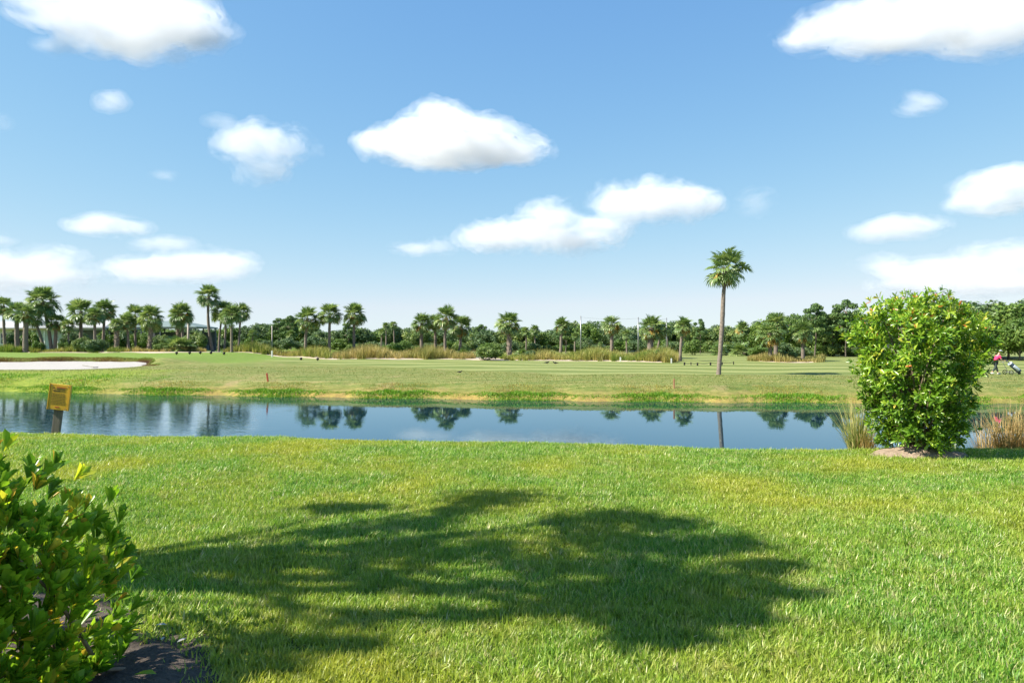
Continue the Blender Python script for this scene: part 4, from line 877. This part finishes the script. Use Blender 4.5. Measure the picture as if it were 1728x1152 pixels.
leafy_shrub('round_bush', (bxp, D, LZ + .1), tips, axes, 7, (.066, .118), (.25, .36), 1.1, M['bush'], 'tall rounded bright green bush on a bare soil mound by the pond', stems_to((bxp, D, LZ + .1), tips, 34, .022, .005, 7, .08), seed=42, cat='bush', shade=lambda T: .12 * (T[:, 2] - 2.8), odd=.008)

# reed clumps beside the bush
def reed_clump(px, D, cnt, h, spread, mat, label, seed, lean=.32):
    r_ = np.random.default_rng(seed); X = PX(px, D); z = float(lawn_h(X, D)); root = empty('reed_clump', (X, D, z)); a = r_.random(cnt) * 6.283; rr = np.sqrt(r_.random(cnt)) * spread
    B = np.stack([rr * np.cos(a), rr * np.sin(a), -.02 + 0 * a], 1)
    V, Fc, q = blades(B, a + r_.normal(0, .5, cnt), np.abs(r_.normal(lean, .25, cnt)) + .04, h * r_.uniform(.45, 1.15, cnt), .007 + .006 * r_.random(cnt), 5, 1.1)
    nobj('blades', V, Fc, mat, root, np.repeat(r_.random(cnt), q)); tag(root, label, 'reeds'); return root
reed_clump(1447, 10.4, 330, 1.0, .12, M['reed'], 'pale green reed clump between pond and round bush', 1, .42)
reed_clump(1460, 10.3, 200, .45, .12, M['dry_reed'], 'short dry brown tuft at the foot of the pale green reeds', 2)
reed_clump(1700, 10.9, 360, .9, .22, M['dry_reed'], 'tan dry reed clump past the round bush', 3, .42)
reed_clump(1664, 11.0, 120, .8, .14, M['dry_reed'], 'thinner dry reed clump between bush and big tan reeds', 4, .42)
reed_clump(1738, 10.8, 300, .85, .2, M['dry_reed'], 'dry reed clump at the right picture edge', 5, .42)
reed_clump(1600, 11.0, 120, .5, .1, M['reed'], 'short green reeds peeking out behind the round bush', 6, .35)

# pale litter on the soil bed
for k, (px, py, L_, az, lab) in enumerate([(298, 1092, .055, 1.0, 'white feather like leaf lying on the dark soil'), (262, 1062, .06, .1, 'pale curled leaf on the soil near the grass edge'), (226, 1149, .10, .1, 'long pale green leaf on the soil at the picture bottom'), (271, 1088, .035, 1.4, 'tiny pale sliver on the dark soil')]):
    D = (CZ - LZ - .02) * F / (py - 576); X = PX(px, D); o_ = obj('fallen_leaf', npmesh('fallen_leaf', LEAF_P, LEAF_F, M['litter'] if k != 2 else M['hedge'], np.full(8, .7)), None, (X, D, float(lawn_h(X, D)) + .06), (.15, -.1, az), (L_, L_ * .35, L_)); tag(o_, lab, 'leaf')

# ------------------------------------------------------------------ golfer and trolley
def skin_body(name, verts, edges, radii, mat, parent, root_i=0, sub=1):
    me = bpy.data.meshes.new(name); me.from_pydata(verts, edges, []); me.materials.append(mat); o_ = obj(name, me, parent)
    s = o_.modifiers.new('skin', 'SKIN'); s.use_smooth_shade = True
    for i, r in enumerate(radii): me.skin_vertices[0].data[i].radius = r if hasattr(r, '__len__') else (r, r); me.skin_vertices[0].data[i].use_root = (i == root_i)
    if sub: m_ = o_.modifiers.new('sub', 'SUBSURF'); m_.levels = sub; m_.render_levels = sub
    return o_
D = 50.8; X = PX(1679, D); gp = empty('person', (X, D, gz(X, D)))
J = dict(pel=(0, 0, .90), sp=(.07, 0, 1.08), ch=(.18, 0, 1.28), nk=(.27, 0, 1.47), hd=(.34, 0, 1.60), ht=(.37, 0, 1.74),
         sl=(.22, .18, 1.36), el=(.30, .23, 1.10), hl=(.56, .17, 1.00), sr=(.22, -.18, 1.36), er=(.30, -.24, 1.10), hr=(.56, -.17, 1.00),
         pl=(0, .10, .88), kl=(.18, .11, .50), al=(.30, .11, .10), fl=(.46, .11, .05), pr=(0, -.10, .88), kr=(-.02, -.11, .50), ar=(-.30, -.11, .16), fr=(-.22, -.11, .05))
nm = list(J); ix = {k: i for i, k in enumerate(nm)}
ed = [('pel', 'sp'), ('sp', 'ch'), ('ch', 'nk'), ('nk', 'hd'), ('hd', 'ht'), ('ch', 'sl'), ('sl', 'el'), ('el', 'hl'), ('ch', 'sr'), ('sr', 'er'), ('er', 'hr'), ('pel', 'pl'), ('pl', 'kl'), ('kl', 'al'), ('al', 'fl'), ('pel', 'pr'), ('pr', 'kr'), ('kr', 'ar'), ('ar', 'fr')]
rd = dict(pel=.13, sp=.12, ch=.13, nk=.055, hd=.095, ht=.07, sl=.065, el=.045, hl=.03, sr=.065, er=.045, hr=.03, pl=.085, kl=.06, al=.04, fl=.035, pr=.085, kr=.06, ar=.04, fr=.035)
skin_body('body', [J[k] for k in nm], [(ix[a_], ix[b_]) for a_, b_ in ed], [rd[k] for k in nm], M['skin'], gp)
def cloth(name, keys, edges, radii, mat): i_ = {k: j for j, k in enumerate(keys)}; return skin_body(name, [J[k] for k in keys], [(i_[a_], i_[b_]) for a_, b_ in edges], radii, mat, gp)
J['el2'] = (.29, .22, 1.16); J['er2'] = (.29, -.23, 1.16); J['al2'] = (.285, .11, .17); J['ar2'] = (-.27, -.11, .21); J['pel2'] = (.0, 0, .92)
cloth('shirt', ['pel2', 'sp', 'ch', 'sl', 'el2', 'sr', 'er2'], [('pel2', 'sp'), ('sp', 'ch'), ('ch', 'sl'), ('sl', 'el2'), ('ch', 'sr'), ('sr', 'er2')], [.15, .15, .155, .095, .075, .095, .075], M['pink'])
cloth('trousers', ['pel', 'pl', 'kl', 'al2', 'pr', 'kr', 'ar2'], [('pel', 'pl'), ('pl', 'kl'), ('kl', 'al2'), ('pel', 'pr'), ('pr', 'kr'), ('kr', 'ar2')], [.15, .11, .085, .065, .11, .085, .065], M['trousers'])
for k, (a_, b_) in enumerate((('al', 'fl'), ('ar', 'fr'))):
    p, q = Vector(J[a_]), Vector(J[b_]); MB().sph((p + q) / 2 + Vector((0, 0, -.03)), (.15, .055, .055)).build('shoe', M['white_paint'], gp, smooth=True)
MB().sph((.33, 0, 1.69), (.125, .11, .10)).build('hair', M['hair'], gp, smooth=True)
MB().sph((.365, 0, 1.735), (.13, .118, .085)).box((.48, 0, 1.715), (.14, .17, .02)).build('cap', M['cap'], gp, smooth=True)
for s in (-1, 1):
    for k in range(5):
        p = Vector(J['hl' if s > 0 else 'hr']); o2 = Vector((.0, s * (-.03 + .016 * k), .012)); MB().bar(p + o2, p + o2 + Vector((.05, 0, .02)), .009, n=5).bar(p + o2 + Vector((.05, 0, .02)), p + o2 + Vector((.065, 0, -.03)), .008, .006, 5).build('finger', M['skin'], gp)
tag(gp, 'golfer in pink top and pale cap leaning forward beside a golf trolley', 'person')
D = 50.6; X = PX(1706, D); tr_ = empty('golf_trolley', (X, D, gz(X, D)))
for y in (-.33, .33):
    w_ = empty('wheel', (0, 0, 0)); w_.parent = tr_; w_.location = (-.22, y, .17)
    bm = bmesh.new(); nseg = 20
    ring = [[bm.verts.new(((.15 + .025 * math.cos(b_)) * math.cos(a_), .025 * math.sin(b_), (.15 + .025 * math.cos(b_)) * math.sin(a_))) for b_ in np.linspace(0, 6.2832, 8, endpoint=False)] for a_ in np.linspace(0, 6.2832, nseg, endpoint=False)]
    for i in range(nseg):
        for j in range(8): bm.faces.new((ring[i][j], ring[(i + 1) % nseg][j], ring[(i + 1) % nseg][(j + 1) % 8], ring[i][(j + 1) % 8]))
    me = bpy.data.meshes.new('tyre'); bm.to_mesh(me); bm.free(); me.materials.append(M['black']); obj('tyre', me, w_)
    mb = MB().bar((0, -.02, 0), (0, .02, 0), .03)
    for a_ in range(5): mb.bar((0, 0, 0), (.145 * math.cos(a_ * 1.257), 0, .145 * math.sin(a_ * 1.257)), .012, n=5)
    mb.build('rim', M['grey_metal'], w_)
MB().bar((-.22, -.33, .17), (-.22, .33, .17), .02).bar((-.22, 0, .17), (.62, 0, .13), .025).bar((-.22, 0, .2), (-.62, 0, .92), .02).bar((-.62, -.2, .93), (-.62, .2, .93), .022).build('frame', M['grey_metal'], tr_)
MB().bar((.62, -.03, .1), (.62, .03, .1), .1, n=14).build('front_wheel', M['black'], tr_)
MB().bar((.62, 0, .22), (-.05, 0, .80), .17, .155, 16).build('bag', M['bag'], tr_, .02, True)
MB().bar((.50, -.10, .33), (.12, -.10, .65), .12, .11, 12).build('bag_pocket', M['bag_pale'], tr_, .02, True)
MB().bar((-.05, 0, .80), (-.09, 0, .835), .165, .165, 16).build('bag_rim', M['bag_pale'], tr_)
R3 = random.Random(3)
for k in range(6):
    a_ = Vector((-.06, R3.uniform(-.09, .09), .80)); b_ = a_ + Vector((-.24, R3.uniform(-.05, .05), .21 + R3.uniform(-.04, .05)))
    MB().bar(a_, b_, .008, n=5).sph(b_, (.06, .035, .045), 1).build('club', M['black' if k % 2 else 'grey_metal'], tr_)
tag(tr_, 'three wheeled golf trolley with blue grey bag pushed along the fairway', 'golf trolley')

# ------------------------------------------------------------------ the tree beside the lawn whose shade falls on it
def up_sun(px, py, Hh):
    D = (CZ - LZ) * F / (py - 576); g_ = Vector((PX(px, D), D, LZ)); return g_ + SUN_D * (Hh / SUN_D.z), D
SH = [(840, 848, 105, 19), (775, 868, 60, 14), (590, 860, 90, 8), (700, 888, 110, 18), (640, 925, 110, 20), (740, 940, 90, 26), (840, 925, 70, 24), (470, 946, 70, 11), (1040, 880, 90, 16), (1130, 892, 100, 16), (1010, 915, 120, 18), (1150, 930, 130, 20), (1250, 920, 80, 14), (930, 960, 120, 24), (1060, 965, 130, 26), (1200, 985, 140, 22), (1330, 1005, 70, 12), (950, 1030, 110, 24), (1080, 1050, 120, 26), (1180, 1050, 80, 22), (780, 1040, 110, 16), (1290, 960, 90, 14), (610, 1045, 90, 18), (570, 1090, 110, 22), (460, 1085, 100, 18), (440, 1130, 110, 18), (1180, 1020, 150, 22), (1020, 1005, 130, 22), (1240, 1045, 110, 20), (1120, 1085, 130, 18), (560, 900, 90, 10), (960, 890, 60, 16)]  # lower left clumps are added to fill out the hedge's shade on the lawn
tb, _ = up_sun(250, 948, 0.0); tb = Vector((-8.8, 2.8, 0)); tb.z = float(lawn_h(tb.x, tb.y)); root = empty('shade_tree', tb)
clumps, limbs = [], []
R4 = random.Random(9)
for (px, py, hw, hh) in SH:
    Hh = R4.uniform(7.2, 8.6); c_, D = up_sun(px, py, Hh); rx = hw / F * D; ry = hh * D / (py - 576)
    c_ = c_ - tb; ra = rx * .80; rzv = rx * .42
    clumps.append((c_.x, c_.y, c_.z, ra, ry * .95, max(.12, min(rzv, .5)))); limbs.append(c_)
V, Fc, vv = crown_clumps(clumps, 10500, .125, 77, ragged=True); nobj('crown', V, Fc, M['oak'], root, vv)
s = np.linspace(0, 1, 12)[:, None]; p = np.array([0, 0, -.2]) * (1 - s) + np.array([.25, .5, 7.4]) * s + np.array([.3, 0, 0]) * np.sin(s * 4); v, f = tube(p, np.linspace(.22, .10, 12), 10, .05, 1); nobj('trunk', v, f, M['bark'], root, smooth=True)
for i, c_ in enumerate(limbs):
    a_ = p[6 + i % 5]; e = np.array(c_); q = np.linspace(0, 1, 6)[:, None]; v, f = tube(a_ + (e - a_) * q + np.array([0, 0, .3]) * np.sin(q * 3.14), np.linspace(.06, .02, 6), 6, .05, i); nobj('limb', v, f, M['bark'], root, smooth=True)
tag(root, 'tree outside the picture whose shade lies across the lawn', 'tree')

# ------------------------------------------------------------------ clouds
def cloud_mat(name, dens, wisp=0):
    m, n, o = newmat(name); v = N(n, 'VolumePrincipled'); v.inputs['Color'].default_value = (1, 1, 1, 1); v.inputs['Density'].default_value = dens; v.inputs['Anisotropy'].default_value = .0
    if wisp:        # ragged vapour: density broken up by stretched noise
        mp = N(n, 'Mapping'); mp.inputs['Scale'].default_value = (.0042 / wisp, .0042 / wisp, .0085 / wisp); n.links.new(geo_pos(n), mp.inputs[0])
        f = noise(n, 1.0, 5, .68, mp.outputs[0], .6); r = N(n, 'MapRange'); r.inputs[1].default_value = .43; r.inputs[2].default_value = .62; r.inputs[3].default_value = .0; r.inputs[4].default_value = dens * 2.0
        n.links.new(f, r.inputs[0]); n.links.new(r.outputs[0], v.inputs['Density'])
    n.links.new(v.outputs[0], o.inputs['Volume']); return m
tx = bpy.data.textures.new('cloud_lumps', 'CLOUDS'); tx.noise_scale = 95; tx.noise_depth = 5
tx2 = bpy.data.textures.new('cloud_billows', 'CLOUDS'); tx2.noise_scale = 420; tx2.noise_depth = 2
CM = {}
def cloud(blobs, label, dens=1.0, rough=30, dep=.7, base=1000.0):
    """vapour in nested shells, thin veil outside and denser core inside"""
    pyb = max(b[1] + b[3] for b in blobs); D = min(base * F / (576 - pyb), 11000); cx = sum(b[0] for b in blobs) / len(blobs); cyp = sum(b[1] for b in blobs) / len(blobs)
    o0 = Vector((PX(cx, D), D, PZ(cyp, D))); root = empty('cloud', o0); sc_ = D / 3600.0
    big = max(b[3] for b in blobs); sp = min(1.0, .35 + big / 50)
    for name, off, dk, wp in (('veil', 13, .10, 1), ('fringe', 5, .16, 1), ('body', -3, .16, 0), ('core', -10, .15, 0)):
        bm = bmesh.new(); cnt = 0
        for k, (px, py, rx, ry) in enumerate(blobs):
            ry2 = ry + off * sp * (1 if off > 0 else min(1, ry / 26)); rx2 = rx + off * 1.7 * sp
            if ry2 < 3 or rx2 < 4: continue
            cnt += 1; q = bmesh.ops.create_icosphere(bm, subdivisions=3, radius=1); a_ = rx2 / F * D
            bmesh.ops.transform(bm, matrix=Matrix.Translation(Vector((PX(px, D), D + .3 * a_ * math.sin(k * 2.1), PZ(py, D))) - o0) @ Matrix.Diagonal((a_, a_ * dep, ry2 / F * D, 1)), verts=q['verts'])
        if not cnt: bm.free(); continue
        key = (round(dens * dk / sc_, 3), wp * round(sc_, 1))
        if key not in CM: CM[key] = cloud_mat('cloud_vapour', .0105 * key[0], key[1])
        me = bpy.data.meshes.new(name); bm.to_mesh(me); bm.free(); me.materials.append(CM[key]); o_ = obj(name, me, root)
        r = o_.modifiers.new('remesh', 'REMESH'); r.mode = 'VOXEL'; r.voxel_size = D / F * 2.8
        for t_, st in ((tx2, rough * 1.0), (tx, rough * 1.35)):
            if not wp: st *= .65
            d_ = o_.modifiers.new('lumps', 'DISPLACE'); d_.texture = t_; d_.texture_coords = 'GLOBAL'; d_.strength = D / F * st; d_.mid_level = .5
        sm = o_.modifiers.new('smooth', 'SMOOTH'); sm.factor = .5; sm.iterations = 1
    return tag(root, label, 'cloud', 'scattered fair weather clouds')
cloud([(765, 248, 150, 22), (735, 222, 75, 34), (790, 240, 90, 30), (880, 252, 42, 15), (655, 238, 45, 15), (738, 200, 38, 18)], 'crisp white cloud alone in the middle of the sky', 1.6, 20)
cloud([(840, 398, 60, 16), (900, 390, 70, 24), (930, 370, 46, 24), (960, 402, 60, 18), (1010, 385, 50, 26), (1060, 350, 70, 28), (1110, 338, 70, 28), (1170, 340, 52, 20)], 'long rising white cloud left of the tall palm crown', 1.25, 18)
cloud([(712, 419, 50, 10), (738, 411, 26, 9)], 'thin wisp below the crisp middle cloud', .8, 12)
cloud([(110, 15, 90, 26), (200, 40, 110, 34), (250, 60, 60, 34), (330, 55, 62, 18), (230, 10, 120, 40), (60, 2, 60, 12)], 'large cloud at the upper left corner', 1.0, 26)
cloud([(300, 94, 26, 11)], 'small puff under the large upper left cloud', .8, 10); cloud([(97, 77, 34, 8)], 'faint streak below the large upper left cloud', .5, 10); cloud([(187, 174, 24, 12), (190, 162, 12, 8)], 'small lone puff high on the left', .7, 12)
cloud([(445, 245, 76, 28), (440, 285, 36, 22), (492, 256, 36, 16), (450, 226, 40, 12)], 'soft ragged cloud between the middle and left sky', .75, 26)
cloud([(370, 205, 24, 9)], 'wisp touching the top of the soft ragged cloud', .4, 10); cloud([(274, 297, 20, 6)], 'tiny faint streak above the flat left cloud', .5, 6); cloud([(4, 207, 9, 10)], 'tiny puff at the left picture edge', .5, 5)
cloud([(183, 381, 66, 13), (175, 373, 40, 11)], 'flat narrow cloud low on the left', .9, 9)
cloud([(300, 453, 120, 18), (350, 442, 70, 20), (395, 452, 36, 20), (230, 458, 50, 13)], 'long low cloud above the tallest far palm', .8, 12); cloud([(285, 412, 40, 9), (242, 411, 24, 7)], 'thin streak over the long low cloud', .6, 8)
cloud([(40, 460, 100, 26), (70, 440, 50, 20), (-40, 455, 90, 34)], 'broad low cloud above the clubhouse', .7, 14); cloud([(3, 403, 20, 7)], 'small streak above the broad low cloud', .5, 5)
cloud([(1275, 340, 24, 20)], 'faint puff beside the long rising cloud', .4, 14)
cloud([(1420, 50, 90, 18), (1500, 30, 100, 34), (1480, 78, 70, 16), (1600, 20, 110, 40), (1700, 20, 110, 45), (1350, 68, 42, 9), (1560, 55, 80, 24)], 'large cloud at the upper right corner', .95, 22)
cloud([(1550, 178, 34, 11), (1537, 168, 16, 10)], 'small puff below the upper right cloud', .6, 10)
cloud([(1690, 325, 70, 30), (1720, 308, 60, 28), (1640, 340, 34, 16), (1790, 325, 70, 30)], 'white cloud cut by the right picture edge', 1.0, 14)
cloud([(1530, 382, 66, 15), (1480, 390, 36, 10)], 'slim slanted cloud above the round bush', .75, 9)
cloud([(1700, 440, 90, 26), (1640, 455, 70, 20), (1560, 462, 90, 16), (1490, 448, 44, 10), (1790, 450, 80, 30), (1600, 482, 140, 12)], 'broad faint cloud low above the round bush', .55, 12)
